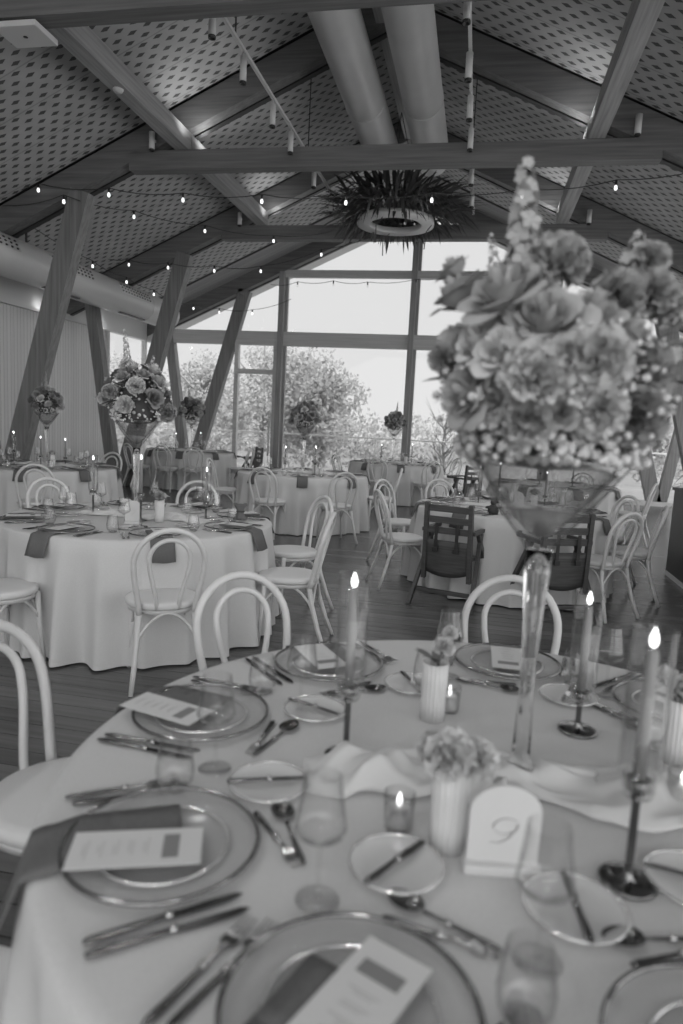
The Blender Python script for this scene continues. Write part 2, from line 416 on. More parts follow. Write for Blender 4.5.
# ------------------------------------------------------------------ ducts, lamps, string lights
def duct(label, x, z, y0, y1, r, grilles=None, joints=3):
    t = thing('ventilation_duct', label, 'duct', (x, y0, z), 0, None)
    L = y1 - y0; m = MB()
    prof = [(0, 0), (r, 0), (r, L), (0, L)]
    m.lathe([(0, 0), (r - .02, 0), (r, .02), (r, L - .02), (r - .02, L), (0, L)], 40)
    m.xf(Matrix.Rotation(-pi / 2, 4, 'X')); m.build('duct_body', MT['duct'], t)
    for k in range(joints):
        y = L * (k + .6) / joints
        MB().lathe([(r + .004, -.02), (r + .010, -.01), (r + .010, .01), (r + .004, .02)], 40).xf(Matrix.Rotation(-pi / 2, 4, 'X')).build('joint_band', MT['duct'], t, loc=(0, y, 0))
    return t
for x, nm in ((-1.86, 'left'), (-1.06, 'right')):
    d = duct('%s of the two grey round ducts hanging side by side under the ridge' % nm, x, 5.93, YB + .5, 12.1, .275)
    for y in (1.0, 6.0, 11.0): MB().box((0, y - YB - .5, .46), (.02, .03, .38)).build('hanger_strap', MT['blackm'], d)
d = duct('long pale round duct with nozzle grilles along the boarded wall eaves', -7.1, 3.72, YB + .4, 14.9, .3, joints=6)
for y0, y1 in ((6.3, 7.7), (8.0, 9.35), (10.15, 11.35), (12.3, 13.5)):
    m = MB(); L = y1 - y0; a0, a1 = radians(8), radians(42)
    pt = lambda u, v, e=0: Vector(((.304 + e) * cos(a0 + (a1 - a0) * v), y0 - YB - .4 + L * u, (.304 + e) * sin(a0 + (a1 - a0) * v)))
    m.grid(lambda u, v: pt(u, v), 2, 6)
    g = m.build('nozzle_grille', MT['whitepaint'], d, solid=.008)
    k = MB()
    for i in range(11):
        for j in range(3):
            p = pt((i + .5) / 11, (j + .5) / 3, .002); k.ball(p, .034, 1, (.55, 1, .55))
    k.build('nozzle_pattern', MT['blackm'], g)
for y0, y1 in ((7.0, 8.6), (10.2, 11.2), (12.6, 13.6)):
    MB().box((.08, (y0 + y1) / 2 - YB - .4, -.292), (.07, y1 - y0, .02)).build('slot_diffuser', MT['blackm'], d)
for y in (2.0, 6.5, 9.9, 13.2): MB().box((0, y - YB - .4, .5), (.02, .03, .45)).build('hanger_strap', MT['blackm'], d)
MT['duct2'] = mat('pale duct paint', .62, .35, 0)
d.children[0].data.materials[0] = MT['duct2']

def track(label, x, ys, y0, y1, z=5.27):
    t = thing('track_light', label, 'track light', (x, 0, z), 0, 'track lights under the roof')
    MB().box((0, (y0 + y1) / 2, 0), (.035, y1 - y0, .035)).build('rail', MT['whitepaint'], t)
    for y in range(int(y0) + 1, int(y1), 3): MB().box((0, y, (upp(x) - z) / 2), (.012, .012, upp(x) - z)).build('suspension_rod', MT['blackm'], t)
    for y in ys:
        s1 = MB().lathe([(0, -.06), (.035, -.06), (.035, -.3), (.028, -.3), (0, -.28)], 16).build('spot_head', MT['whitepaint'], t, loc=(0, y, 0))
        MB().lathe([(.036, -.305), (.036, -.33), (.026, -.33), (.026, -.30)], 16).build('spot_ring', MT['blackm'], s1)
        MB().tube([(0, 0, -.02), (0, 0, -.07)], .012, 6).build('spot_stem', MT['whitepaint'], s1)
track('suspended track of white spotlights left of the ridge ducts', -2.66, (-2.6, -.4, 1.9, 4.2, 5.3, 6.4, 7.25, 8.3, 9.1, 10.4, 11.6), -3.4, 12.6)
track('suspended track of white spotlights right of the ridge ducts', -.35, (-2.6, -.4, 1.9, 4.2, 5.4, 6.4, 7.4, 8.3, 9.15, 10.4, 11.4), -3.4, 12.8)
def uplight(x, y, z, label):
    t = thing('wall_spot', label, 'spotlight', (x, y, z), 0, 'small spots fixed to the roof frames')
    MB().lathe([(0, -.11), (.04, -.11), (.04, .11), (0, .11)], 16).build('spot_body', MT['whitepaint'], t)
    MB().lathe([(.03, -.135), (.036, -.13), (.036, -.11), (.03, -.11)], 16).build('spot_ring', MT['blackm'], t)
    MB().box((.0, .07, .02), (.03, .1, .03)).build('bracket', MT['whitepaint'], t)
uplight(-4.66, 9.2, 5.2, 'white cylinder spot under the left purlin at the nearer visible tie')
uplight(1.62, 9.2, 5.22, 'white cylinder spot under the right purlin at the nearer visible tie')
uplight(-4.66, 12.75, 5.2, 'white cylinder spot under the left purlin at the farther tie')
uplight(1.6, 12.75, 5.2, 'white cylinder spot under the right purlin at the farther tie')
t = thing('ceiling_speaker', 'flat white panel box fixed under the roof at the top corner', 'speaker', (-4.22, 5.9, 4.80))
MB().box((0, 0, 0), (.42, .34, .05), None, .01).build('housing', MT['whitepaint'], t); MB().lathe([(0, -.028), (.02, -.028), (.02, -.02)], 12).build('sensor', MT['blackm'], t)
MB().box((0, -.03, .055), (.1, .1, .07)).build('bracket', MT['whitepaint'], t)
t = thing('smoke_detector', 'small round detector on the side of the left purlin', 'smoke detector', (-4.27, 7.6, 5.125))
MB().lathe([(0, .005), (.06, .005), (.06, -.02), (.045, -.045), (0, -.05)], 20).build('detector_body', MT['whitepaint'], t)

def string_lights(label, P, drop=.09, bm='bulb'):
    P = [Vector(p) for p in P]
    t = thing('festoon_string', label, 'string lights', P[0], 0, 'festoon strings across the hall'); o = P[0]
    W = []
    for i, (a, b) in enumerate(zip(P, P[1:])):
        for k in range(5):
            u = k / 5; q = a.lerp(b, u); q.z += drop - .05 * 4 * u * (1 - u); W.append(q - o)
    W.append(P[-1] - o + Vector((0, 0, drop)))
    MB().tube(W, .006, 5).build('cable', MT['blackm'], t)
    for p in P[1:-1]:
        b = MB().lathe([(0, -.032), (.013, -.028), (.020, -.010), (.017, .01), (.012, .03), (0, .032)], 10).build('bulb', MT[bm], t, loc=p - o)
        MB().lathe([(.014, .025), (.016, .03), (.016, .085), (0, .09)], 8).build('bulb_holder', MT['blackm'], b)
string_lights('festoon string sagging across the hall in front of the greenery ring', [(-7.35, 9.25, 4.45), (-6.4, 9.2, 4.58), (-5.3, 9.2, 4.5), (-4.19, 9.2, 4.42), (-3.06, 9.2, 4.39), (-1.91, 9.2, 4.36), (-.79, 9.2, 4.38), (.33, 9.2, 4.41), (1.43, 9.2, 4.5), (2.6, 9.2, 4.66)])
string_lights('festoon string running from the nearer left rafter down toward the window', [(-7.0, 9.25, 4.3), (-5.9, 9.05, 4.37), (-5.45, 10.2, 4.5), (-4.7, 11.2, 4.56), (-3.72, 11.9, 4.58), (-2.9, 12.8, 4.9)])
string_lights('festoon string crossing behind the left pillars near the far tie', [(-8.1, 12.4, 3.9), (-7.5, 12.4, 4.38), (-6.72, 12.4, 4.28), (-5.92, 12.4, 4.23), (-5.0, 12.4, 4.18), (-4.1, 12.4, 4.18), (-3.0, 12.5, 4.5), (-2.0, 12.6, 4.8)])
string_lights('festoon string dipping along the left eaves toward the end glazing', [(-7.0, 9.5, 4.25), (-6.75, 11.2, 3.98), (-6.6, 12.1, 3.9), (-6.5, 13.0, 3.85), (-6.45, 13.8, 3.82), (-6.35, 14.6, 3.85), (-6.1, 15.5, 3.92), (-5.5, 16.1, 4.0), (-4.6, 16.3, 4.3)])
string_lights('festoon string strung before the end glazing under its upper transom', [(-5.0, 15.9, 4.55), (-4.35, 15.9, 4.62), (-3.5, 15.9, 4.65), (-2.7, 15.9, 4.63), (-1.6, 15.9, 4.7), (-.8, 15.9, 4.8), (.6, 15.9, 4.9), (1.4, 15.9, 5.1)], bm='vase')

# ------------------------------------------------------------------ leaves and flowers
def leaf_blade(m, p, d, L, w, curl=.3, up=(0, 0, 1)):
    d = Vector(d).normalized(); u = Vector(up); s = d.cross(u)
    if s.length < .05: s = d.orthogonal()
    s.normalize(); nrm = s.cross(d)
    pts = []
    for i in range(5):
        f = i / 4; c = Vector(p) + d * L * f - nrm * curl * L * f * f; ww = w * sin(pi * min(.98, .08 + f * .9)) * .5
        pts.append((c - s * ww, c + nrm * ww * .25, c + s * ww))
    V = [v for q in pts for v in q]; F = []
    for i in range(4):
        a = i * 3; F += [(a, a + 1, a + 4, a + 3), (a + 1, a + 2, a + 5, a + 4)]
    m._new(V, F, True)
def frame_to(d):
    return Vector(d).normalized().to_track_quat('Z', 'Y').to_matrix().to_4x4()
def rose_mb(seed=1, n=21, r=.05):
    rr = random.Random(seed); m = MB()
    for k in range(n):
        f = k / (n - 1); a = k * 2.399; rad = r * (.12 + .72 * f); H = r * (1.25 - .55 * f); op = .15 + .95 * f; w = r * (.55 + .75 * f)
        wob = rr.uniform(-.1, .1)
        def pt(u, v):
            x = (u - .5) * 2 * sqrt(max(.04, 1 - (max(0, v - .4) / .63) ** 2)); th = a + x * (.95 - .25 * f) ; z = H * v
            rr_ = rad * (.35 + .65 * sin(min(1, v * 1.15) * pi / 2)) * (1 + op * .35 * v * v) + r * .22 * max(0, v - .72) * f * 3
            z -= r * .9 * max(0, v - .7) ** 1.2 * f * 1.2 + abs(x) ** 2 * H * .12 * v
            rr_ *= 1 + wob * x
            return Vector((rr_ * cos(th), rr_ * sin(th), z - r * .35))
        m.grid(pt, 7, 7)
    m.tube([(0, 0, -r * .9), (0, 0, -r * .2)], [r * .08, r * .2], 6)
    return m
def carnation_mb(seed=1, r=.05, n=90):
    rr = random.Random(seed); m = MB()
    for k in range(n):
        f = (k + .5) / n; ze = 1 - 1.35 * f; a = k * 2.39996; q = sqrt(max(0, 1 - ze * ze))
        d = Vector((q * cos(a), q * sin(a), ze)); sd = d.orthogonal().normalized(); sd = Matrix.Rotation(rr.uniform(0, 6.28), 3, d) @ sd; t3 = d.cross(sd)
        R0 = r * rr.uniform(.82, 1.08); w = r * rr.uniform(.38, .6); ph = rr.uniform(0, 6); cv = rr.uniform(-.5, .5)
        def pt(u, v):
            x = (u - .5) * 2
            return d * (R0 * (.25 + .75 * v) - abs(x) * abs(x) * w * .35 * v + .05 * r * sin(9 * x + ph) * v) + sd * (x * w * (.15 + .85 * v)) + t3 * (w * .38 * v * v * sin(5.5 * x + ph) + cv * w * v * v * .6)
        m.grid(pt, 7, 3)
    return m
def spire_mb(seed=1, L=.3, r=.028):
    rr = random.Random(seed); m = MB(); n = int(L / .009)
    for k in range(n):
        f = k / n; a = k * 2.4; z = L * (.12 + .88 * f); rad = r * (1.05 - .75 * f ** 1.5); sz = r * (.85 - .6 * f ** 1.4)
        c = Vector((cos(a) * rad * .6, sin(a) * rad * .6, z)); d = Vector((cos(a), sin(a), .35)).normalized(); s = d.orthogonal().normalized(); t = d.cross(s)
        for j in range(5):
            b = j * 2 * pi / 5 + a; e = s * cos(b) + t * sin(b)
            f_ = s * cos(b + pi / 2) + t * sin(b + pi / 2)
            m._new([c, c + e * sz * .6 + f_ * sz * .38 + d * sz * .25, c + e * sz + d * sz * .15, c + e * sz * .6 - f_ * sz * .38 + d * sz * .25], [(0, 1, 2, 3)], True)
    return m
def puff_mb(seed, pts, r):
    rr = random.Random(seed); m = MB()
    for p in pts: m.ball(p, r * rr.uniform(.6, 1.25), 1)
    return m
FL = {}
def proto_mesh(key, mbf, m):
    if key not in FL:
        o = mbf.build(key, m); me = o.data; bpy.data.objects.remove(o); FL[key] = me
    return FL[key]
for k in range(3):
    proto_mesh('rose%d' % k, rose_mb(k + 3), (MT['petal'], MT['petal2'], MT['petal'])[k])
    proto_mesh('carnation%d' % k, carnation_mb(k + 9), (MT['petal2'], MT['petal'], MT['petal3'])[k])
proto_mesh('rosed', rose_mb(31), MT['petald'])
proto_mesh('rosem', rose_mb(32), MT['petal3'])
proto_mesh('spire', spire_mb(5, .34, .028), MT['petal'])
proto_mesh('spireshort', spire_mb(6, .2, .026), MT['petal'])
proto_mesh('spirebig', spire_mb(7, .36, .046), MT['petal'])
proto_mesh('spiremid', spire_mb(8, .22, .040), MT['petal'])
def put_flower(name, key, parent, p, d, s, roll=0):
    o = bpy.data.objects.new(name, FL[key]); COL.objects.link(o); o.parent = parent
    M_ = Matrix.Translation(p) @ frame_to(d) @ Matrix.Rotation(roll, 4, 'Z') @ Matrix.Scale(s, 4)
    o.matrix_local = M_
    return o
def arrangement(label, spec, spires, rim_r=.16, dark=.3, seed=1, rad=.23, loc=(0, 0, 0), nfill=420, leaves=70):
    """origin = centre of the vase rim"""
    rr = random.Random(seed)
    t = thing('flower_arrangement', label, 'flower arrangement', loc)
    c = Vector((0, 0, .10))
    for (name, key, x, z, y, s) in spec:
        p = Vector((x, y, z)); d = (p - c); d.z += .03
        put_flower(name, key, t, p, d, s, rr.uniform(0, 6))
    for (x, y, z, dx, dy, dz, s, key) in spires:
        put_flower('delphinium_spire', key, t, Vector((x, y, z)), Vector((dx, dy, dz)), s, rr.uniform(0, 6))
    # stems from the rim to every bloom
    m = MB()
    for ch in [q for q in t.children]:
        p = ch.matrix_local.translation; b = Vector((p.x * .15, p.y * .15, -.05)); mid = b.lerp(p, .6) + Vector((0, 0, .03)); m.tube([b, mid, p], .004, 5)
    MB().lathe([(0, -.03), (rim_r * .55, -.02), (rim_r * .85, .01), (rad * .62, .08), (rad * .6, .16), (rad * .35, .24), (0, .26)], 20).build('floral_foam', MT['leaf'], t)
    # greenery
    for k in range(leaves):
        a = rr.uniform(0, 2 * pi); e = rr.uniform(-.15, 1.3); d = Vector((cos(a) * cos(e), sin(a) * cos(e), sin(e))); p = c + d * rad * rr.uniform(.5, .85)
        leaf_blade(m, p, d + Vector((rr.uniform(-.5, .5), rr.uniform(-.5, .5), rr.uniform(-.5, .3))), rr.uniform(.05, .10), rr.uniform(.025, .045), .3)
    m.build('greenery', MT['leaf2'], t)['kind'] = 'stuff'
    m = MB(); pts = []
    for k in range(nfill):
        a = rr.uniform(0, 2 * pi); e = rr.uniform(-.35, 1.25); q = rad * rr.uniform(.72, 1.03)
        pts.append(c + Vector((cos(a) * cos(e) * q, sin(a) * cos(e) * q, sin(e) * q)))
    for p in pts: m.ball(p, .0075 * rr.uniform(.6, 1.3), 1)
    o = m.build('filler_blossom', MT['petal2'], t); o['kind'] = 'stuff'
    m = MB()
    for k in range(int(nfill * 1.6)):
        a = rr.uniform(0, 2 * pi); q = rim_r * rr.uniform(.35, 1.12); m.ball((cos(a) * q, sin(a) * q, rr.uniform(-.01, .05)), .009 * rr.uniform(.6, 1.3), 1)
    o = m.build('gypsophila_collar', MT['petal2'], t); o['kind'] = 'stuff'
    return t
# vases
def martini_mb(H=.69, R_=.155):
    bowl = [(R_, H), (R_ * .55, H - .085), (.03, H - .165), (.018, H - .20)]
    inn = [(.010, H - .185), (R_ * .50, H - .085), (R_ - .006, H)]
    return bowl, inn
def make_martini(label, loc):
    t = thing('martini_vase', label, 'vase', loc)
    H, R_ = .69, .155
    MB().lathe([(.0, H - .165), (.022, H - .158), (R_ * .5, H - .095), (R_ - .005, H), (R_, H + .002), (R_ + .002, H - .002), (R_ * .56, H - .105), (.03, H - .178), (.026, H - .19), (0, H - .195)], 40).build('bowl', MT['vase'], t)
    MB().lathe([(0, H - .160), (.024, H - .156), (R_ * .40, H - .108), (0, H - .106)], 32).build('water', MT['water'], t)
    MB().lathe([(0, H - .19), (.026, H - .19), (.024, H - .24), (.017, H - .36), (.014, H - .5), (.018, .06), (.03, .025), (0, .025)], 24).build('stem', MT['solid'], t)
    MB().lathe([(0, .0245), (.03, .0245), (.05, .016), (.075, .008), (.078, .003), (.074, 0), (0, 0)], 36).build('foot', MT['vase'], t)
    return t

# ------------------------------------------------------------------ chair
def hoop_path(w0, w1, z0, z1, y0, y1, n=9, ztop=None):
    """half path of a bent hoop: from (w0,z0) up, flaring to w1, semicircle at the top"""
    pts = []
    zc = z1 - w1
    for i in range(7):
        f = i / 6; z = z0 + (zc - z0) * f; w = w0 + (w1 - w0) * (f * f * (3 - 2 * f)); pts.append((w, z))
    for i in range(1, n + 1):
        a = pi / 2 * i / n; pts.append((w1 * cos(a), zc + w1 * sin(a)))
    full = pts + [(-x, z) for x, z in pts[::-1][1:]]
    Y = lambda z: y0 + (y1 - y0) * (max(0, z - z0) / (z1 - z0)) ** 1.15
    return [(x, Y(z), z) for x, z in full]
def make_chair():
    t = thing('bentwood_chair', '', 'chair')
    MB().lathe([(0, .478), (.17, .474), (.195, .470), (.205, .462), (.205, .440), (.198, .432), (0, .432)], 36).build('seat', MT['seat'], t)
    MB().lathe([(.178, .432), (.190, .432), (.190, .405), (.178, .405)], 36).build('seat_ring', MT['chair'], t)
    MB().tube(hoop_path(.150, .187, .40, .89, -.165, -.285), .0155, 8).build('back_hoop', MT['chair'], t)
    MB().tube(hoop_path(.058, .108, .435, .835, -.185, -.268), .0125, 8).build('inner_loop', MT['chair'], t)
    for s in (-1, 1):
        MB().tube([(s * .150, -.165, .41), (s * .158, -.185, .30), (s * .178, -.235, .14), (s * .200, -.29, 0)], [.0165, .0165, .0155, .0125], 8).build('leg', MT['chair'], t)
        MB().tube([(s * .145, .135, .435), (s * .150, .145, .25), (s * .165, .165, 0)], [.0175, .016, .012], 8).build('leg', MT['chair'], t)
    def arc(a, b, h):
        a, b = Vector(a), Vector(b); P = []
        for i in range(13):
            f = i / 12; q = a.lerp(b, f); q.z += h * sin(pi * f) ** .8; P.append(q)
        return MB().tube(P, .009, 6)
    arc((-.158, -.19, .27), (.158, -.19, .27), .145).build('brace', MT['chair'], t)
    arc((-.15, .145, .27), (.15, .145, .27), .145).build('brace', MT['chair'], t)
    for s in (-1, 1): arc((s * .160, -.19, .27), (s * .150, .145, .27), .145).build('brace', MT['chair'], t)
    return t
CHAIR = Proto(make_chair())
def chair_at(bt, tc, label, group, turn=0):
    d = Vector((tc[0] - bt[0], tc[1] - bt[1])).normalized(); a = atan2(d.y, d.x) + radians(turn)
    r_ = hypot(tc[0] - bt[0], tc[1] - bt[1])
    if r_ < 1.37: bt = (tc[0] - d.x * 1.37, tc[1] - d.y * 1.37)
    p = (bt[0] + cos(a) * .28, bt[1] + sin(a) * .28, 0)
    CHAIR.put(p, a - pi / 2, label, group)

# high chair
def make_high_chair():
    t = thing('wooden_high_chair', '', 'high chair')
    for s in (-1, 1):
        MB().beam((s * .20, -.20, .22), (s * .19, -.24, .88), .035, .045, (0, 1, 0)).build('back_post', MT['high'], t)
        MB().beam((s * .27, -.34, 0), (s * .215, .02, .62), .03, .045, (0, 1, 0)).build('leg', MT['high'], t)
        MB().beam((s * .27, .30, 0), (s * .215, -.06, .62), .03, .045, (0, 1, 0)).build('leg', MT['high'], t)
        MB().beam((s * .215, -.22, .64), (s * .215, .2, .64), .035, .03).build('arm', MT['high'], t)
    for z, y in ((.83, -.236), (.735, -.230), (.645, -.226)):
        MB().box((0, y, z), (.37, .02, .055), None, .004).build('back_slat', MT['high'], t)
    m = MB(); m.grid(lambda u, v: Vector(((u - .5) * .40, -.225 - .025 * (1 - (2 * u - 1) ** 2) * v + .03 * v, .56 - v * (.27 + .04 * (1 - (2 * u - 1) ** 2)))), 10, 6)
    m.build('back_panel', MT['high'], t, solid=.018)
    MB().box((0, -.02, .40), (.38, .34, .022), None, .004).build('seat', MT['high'], t)
    MB().box((0, -.27, .13), (.46, .05, .03), None, .004).build('cross_bar', MT['high'], t)
    MB().box((0, .22, .18), (.44, .10, .02), None, .004).build('foot_rest', MT['high'], t)
    MB().box((0, .2, .655), (.44, .035, .03), None, .004).build('front_bar', MT['high'], t)
    for s in (-1, 1):
        st = MB().box((s * .09, -.262, .60), (.028, .006, .22)).build('strap', MT['strap'], t)
        MB().box((s * .09, -.268, .485), (.045, .018, .04), None, .006).build('buckle', MT['strap'], st)
    return t
HIGH = Proto(make_high_chair())

# ------------------------------------------------------------------ tables
def cloth_mb(seed, R_=.925, H=.755, hem=.012, nf=25, amp=.075, sky=None):
    rr = random.Random(seed); m = MB(); nu = 180
    ph = [rr.uniform(0, 6.28) for _ in range(4)]
    def fold(th, s):
        a = cos(nf * th + ph[0] + .8 * sin(2 * th + ph[1])) ; b = cos((nf * .5) * 2 * th * .77 + ph[2]); c = cos(3 * th + ph[3])
        return s * (amp * .55 * (1 - 2 * abs(sin((nf * th + ph[0] + .9 * sin(2 * th + ph[1])) / 2)) ** 1.3) + amp * .35 * b + amp * .3 * c)
    prof = [(0, H), (.3, H), (.6, H), (.8, H), (R_ - .03, H), (R_ - .008, H - .003), (R_ + .004, H - .014)]
    rings = []
    def pt(i, th):
        if i < len(prof): r, z = prof[i]; return Vector((r * cos(th), r * sin(th), z))
        f = (i - len(prof) + 1) / 9; z = H - .014 - (H - .014 - hem) * f; s = f ** .75
        r = R_ + .004 + .05 * s + fold(th, s)
        return Vector((r * cos(th), r * sin(th), z))
    N = len(prof) + 9
    m.grid(lambda u, v: pt(int(round(v * (N - 1))), 2 * pi * u), nu * 2, N - 1, wrap=True)
    return m
TABLES = {}
def table(key, c, label, seed, desc):
    t = thing('round_table', label, 'table', (c[0], c[1], 0), 0, 'round banquet tables')
    MB().lathe([(0, .748), (.912, .748), (.912, .722), (0, .722)], 48).build('tabletop', MT['deck'], t)
    MB().lathe([(.3, 0), (.3, .03), (.05, .06), (.05, .722)], 20).build('pedestal', MT['blackm'], t)
    cloth_mb(seed).build('tablecloth', MT['cloth'], t)
    TABLES[key] = dict(c=c, desc=desc)
    return t
ZT = .756
table('T0', (.096, 1.446), 'large round foreground table under white linen with lit tapers and the tall blooms', 3, 'the foreground table')
table('T7', (-2.30, 4.45), 'round white-clothed table carrying the table number seven card', 21, 'the table numbered seven')
table('TR', (.38, 6.85), 'round white-clothed table with two dark high chairs drawn up to it', 8, 'the high chair table')
table('TM', (-2.42, 9.55), 'round white-clothed table in mid hall with grey napkins, ahead of the window', 9, 'the middle hall table')
table('TB', (-1.55, 13.7), 'round white-clothed table set closest to the central window panes', 10, 'the central window table')
table('TBL', (-5.95, 13.7), 'round white-clothed table by the leaning pillars at the glazed door', 11, 'the door side table')
table('TL', (-5.5, 8.0), 'round white-clothed table alongside the pale boarded wall', 12, 'the boarded wall table')
table('TRF', (1.15, 10.4), 'round white-clothed table behind the high chair table on the right', 14, 'the right rear table')

def polar(key, th, t, r, z=ZT):
    c = TABLES[key]['c']; a = radians(th)
    return (c[0] + r * cos(a) - t * sin(a), c[1] + r * sin(a) + t * cos(a), z), a + pi / 2
# place-setting prototypes (local +y points to the table centre)
def make_charger():
    t = thing('charger_plate', '', 'charger plate')
    MB().lathe([(0, .004), (.105, .004), (.118, .010), (.160, .016), (.160, .012), (.118, .004), (.108, 0), (0, 0)], 56).build('plate_glass', MT['charger'], t)
    P = [(.1625 * cos(2 * pi * k / 72), .1625 * sin(2 * pi * k / 72), .0155) for k in range(72)]
    MB().tube(P, .0042, 6, closed=True).build('rim', MT['rim'], t)
    MB().tube([(.110 * cos(2 * pi * k / 60), .110 * sin(2 * pi * k / 60), .0085 + .0006 * (k % 2)) for k in range(60)], .0034, 5, closed=True).build('inner_ring', MT['bead'], t)
    return t
CHG = Proto(make_charger())
def make_bread():
    t = thing('bread_plate', '', 'side plate')
    MB().lathe([(0, .004), (.045, .004), (.068, .011), (.078, .013), (.079, .010), (.068, .005), (.045, 0), (0, 0)], 40).build('plate_body', MT['plate'], t)
    MB().tube([(.0785 * cos(2 * pi * k / 48), .0785 * sin(2 * pi * k / 48), .012) for k in range(48)], .0022, 5, closed=True).build('rim', MT['bead'], t)
    return t
BRD = Proto(make_bread())
def loft_handle(m, y0, y1, w0, w1, z=.006, th=.006):
    pts = []; n = 8
    for k in range(n + 1):
        f = k / n; pts.append((0, y0 + (y1 - y0) * f, z))
    m.tube(pts, [(w0 + (w1 - w0) * k / n) / 2 * (.55 if k in (0,) else 1) for k in range(n + 1)], 8, flat=.5)
def make_knife(L=.235, bl='steel'):
    t = thing('table_knife', '', 'knife'); h = L / 2
    m = MB(); loft_handle(m, -h, -h + L * .5, .016, .011); m.build('handle', MT['steel'], t)
    MB().tube([(0, -h + L * .49, .006), (0, -h + L * .53, .006)], .0068, 10).build('ferrule', MT['steel2'], t)
    m = MB(); y0 = -h + L * .52
    m.prism([(-.006, y0), (.007, y0), (.010, y0 + L * .2), (.009, y0 + L * .38), (.002, h), (-.004, h - .012), (-.006, y0 + L * .2)], .004, .0058); m.build('blade', MT[bl], t)
    return t
def make_fork(L=.215):
    t = thing('table_fork', '', 'fork'); h = L / 2
    m = MB(); loft_handle(m, -h, -h + L * .5, .015, .009); m.build('handle', MT['steel'], t)
    MB().tube([(0, -h + L * .485, .006), (0, -h + L * .53, .006)], .0064, 10).build('ferrule', MT['steel2'], t)
    m = MB(); y = -h + L * .53
    m.tube([(0, y, .006), (0, y + .03, .007), (0, y + .042, .006)], [.004, .0035, .006], 8, flat=.5)
    m.grid(lambda u, v: Vector(((u - .5) * .026 * min(1, .35 + v * 2), y + .038 + v * .024, .006 - .003 * sin(v * 1.6) + .0015)), 4, 4)
    for k in range(4):
        x = -.0105 + k * .007; m.tube([(x, y + .06, .0045), (x, y + .082, .005), (x, h, .010)], [.0017, .0016, .0008], 5)
    m.build('fork_head', MT['steel2'], t)
    return t
def make_spoon(L=.19):
    t = thing('dessert_spoon', '', 'spoon'); h = L / 2
    m = MB(); loft_handle(m, -h, -h + L * .66, .013, .006); m.build('handle', MT['steel'], t)
    MB().tube([(0, -h + L * .42, .006), (0, -h + L * .46, .006)], .0058, 10).build('ferrule', MT['steel2'], t)
    m = MB(); cy = h - .032
    m.grid(lambda u, v: Vector((cos(2 * pi * u) * .021 * v * (1 - .12 * sin(2 * pi * u)), cy + sin(2 * pi * u) * .032 * v, .002 + .009 * v * v)), 20, 5, wrap=True)
    m.build('spoon_bowl', MT['steel'], t, solid=.0012)
    return t
KNF, FRK, SPN = Proto(make_knife()), Proto(make_fork()), Proto(make_spoon())
DFK = Proto(make_fork(.17)); DFK.root.name = 'dessert_fork'
BKN = Proto(make_knife(.165, 'steel2')); BKN.root.name = 'butter_knife'
def make_wine():
    t = thing('wine_glass', '', 'wine glass')
    MB().lathe([(.030, .205), (.033, .175), (.0385, .135), (.041, .122), (.036, .112), (.012, .098), (.0055, .092), (0, .0945), (.010, .102), (.034, .115), (.0385, .123), (.036, .137), (.031, .175), (.0285, .205)], 28).build('bowl', MT['glass'], t)
    MB().lathe([(.0055, .092), (.0036, .075), (.0034, .03), (.006, .008), (0, .006)], 12).build('stem', MT['glass'], t)
    MB().lathe([(.006, .008), (.02, .004), (.034, .002), (.035, .001), (0, 0)], 28).build('foot', MT['glass'], t)
    return t
def make_tumbler():
    t = thing('stemless_glass', '', 'water glass')
    MB().lathe([(.029, .105), (.034, .075), (.038, .045), (.036, .022), (.025, .006), (0, .002), (0, .008), (.024, .010), (.0345, .024), (.0365, .045), (.0325, .075), (.0275, .105)], 28).build('glass_body', MT['glass'], t)
    MB().lathe([(0, 0), (.02, 0), (.026, .004), (.018, .008), (0, .007)], 24).build('heavy_base', MT['vase'], t)
    return t
WIN, TUM = Proto(make_wine()), Proto(make_tumbler())
def make_napkin():
    t = thing('draped_napkin', '', 'napkin'); m = MB()
    prof = [(.02, .0185), (-.02, .0185), (-.05, .0190), (-.09, .0225), (-.14, .0215), (-.185, .006), (-.205, .003), (-.222, -.004), (-.240, -.05), (-.268, -.125)]
    m.grid(lambda u, v: (lambda q: Vector(((u - .5) * .135 * (1 + .06 * v), q[0], q[1] + .003 * sin(u * 7 + q[0] * 20))))(
        (lambda k: (prof[k][0], prof[k][1]))(int(round(v * 9)))), 6, 9)
    m.build('linen_fold', MT['napkin'], t, solid=.003)
    m = MB(); m.grid(lambda u, v: Vector(((u - .5) * .128, .03 - v * .12, .0235 + .002 * sin(u * 9))), 4, 5); m.build('linen_layer', MT['napkin'], t, solid=.003)
    return t
NAP = Proto(make_napkin())
def make_menu():
    t = thing('menu_card', '', 'menu')
    MB().box((0, 0, 0), (.098, .21, .0014)).build('card', MT['card'], t)
    m = MB(); m.box((0, .055, .0012), (.062, .026, .0008)); e = m.build('printed_emblem', MT['ink'], t)
    m = MB(); rr = random.Random(3)
    for k in range(5):
        for j in range(2): m.box((rr.uniform(-.004, .004), .018 - k * .024 - j * .006, .0012), (.045 - .018 * j + rr.uniform(-.008, .008), .0022, .0005))
    m.build('printed_lines', MT['ink2'], t)
    return t
MEN = Proto(make_menu())

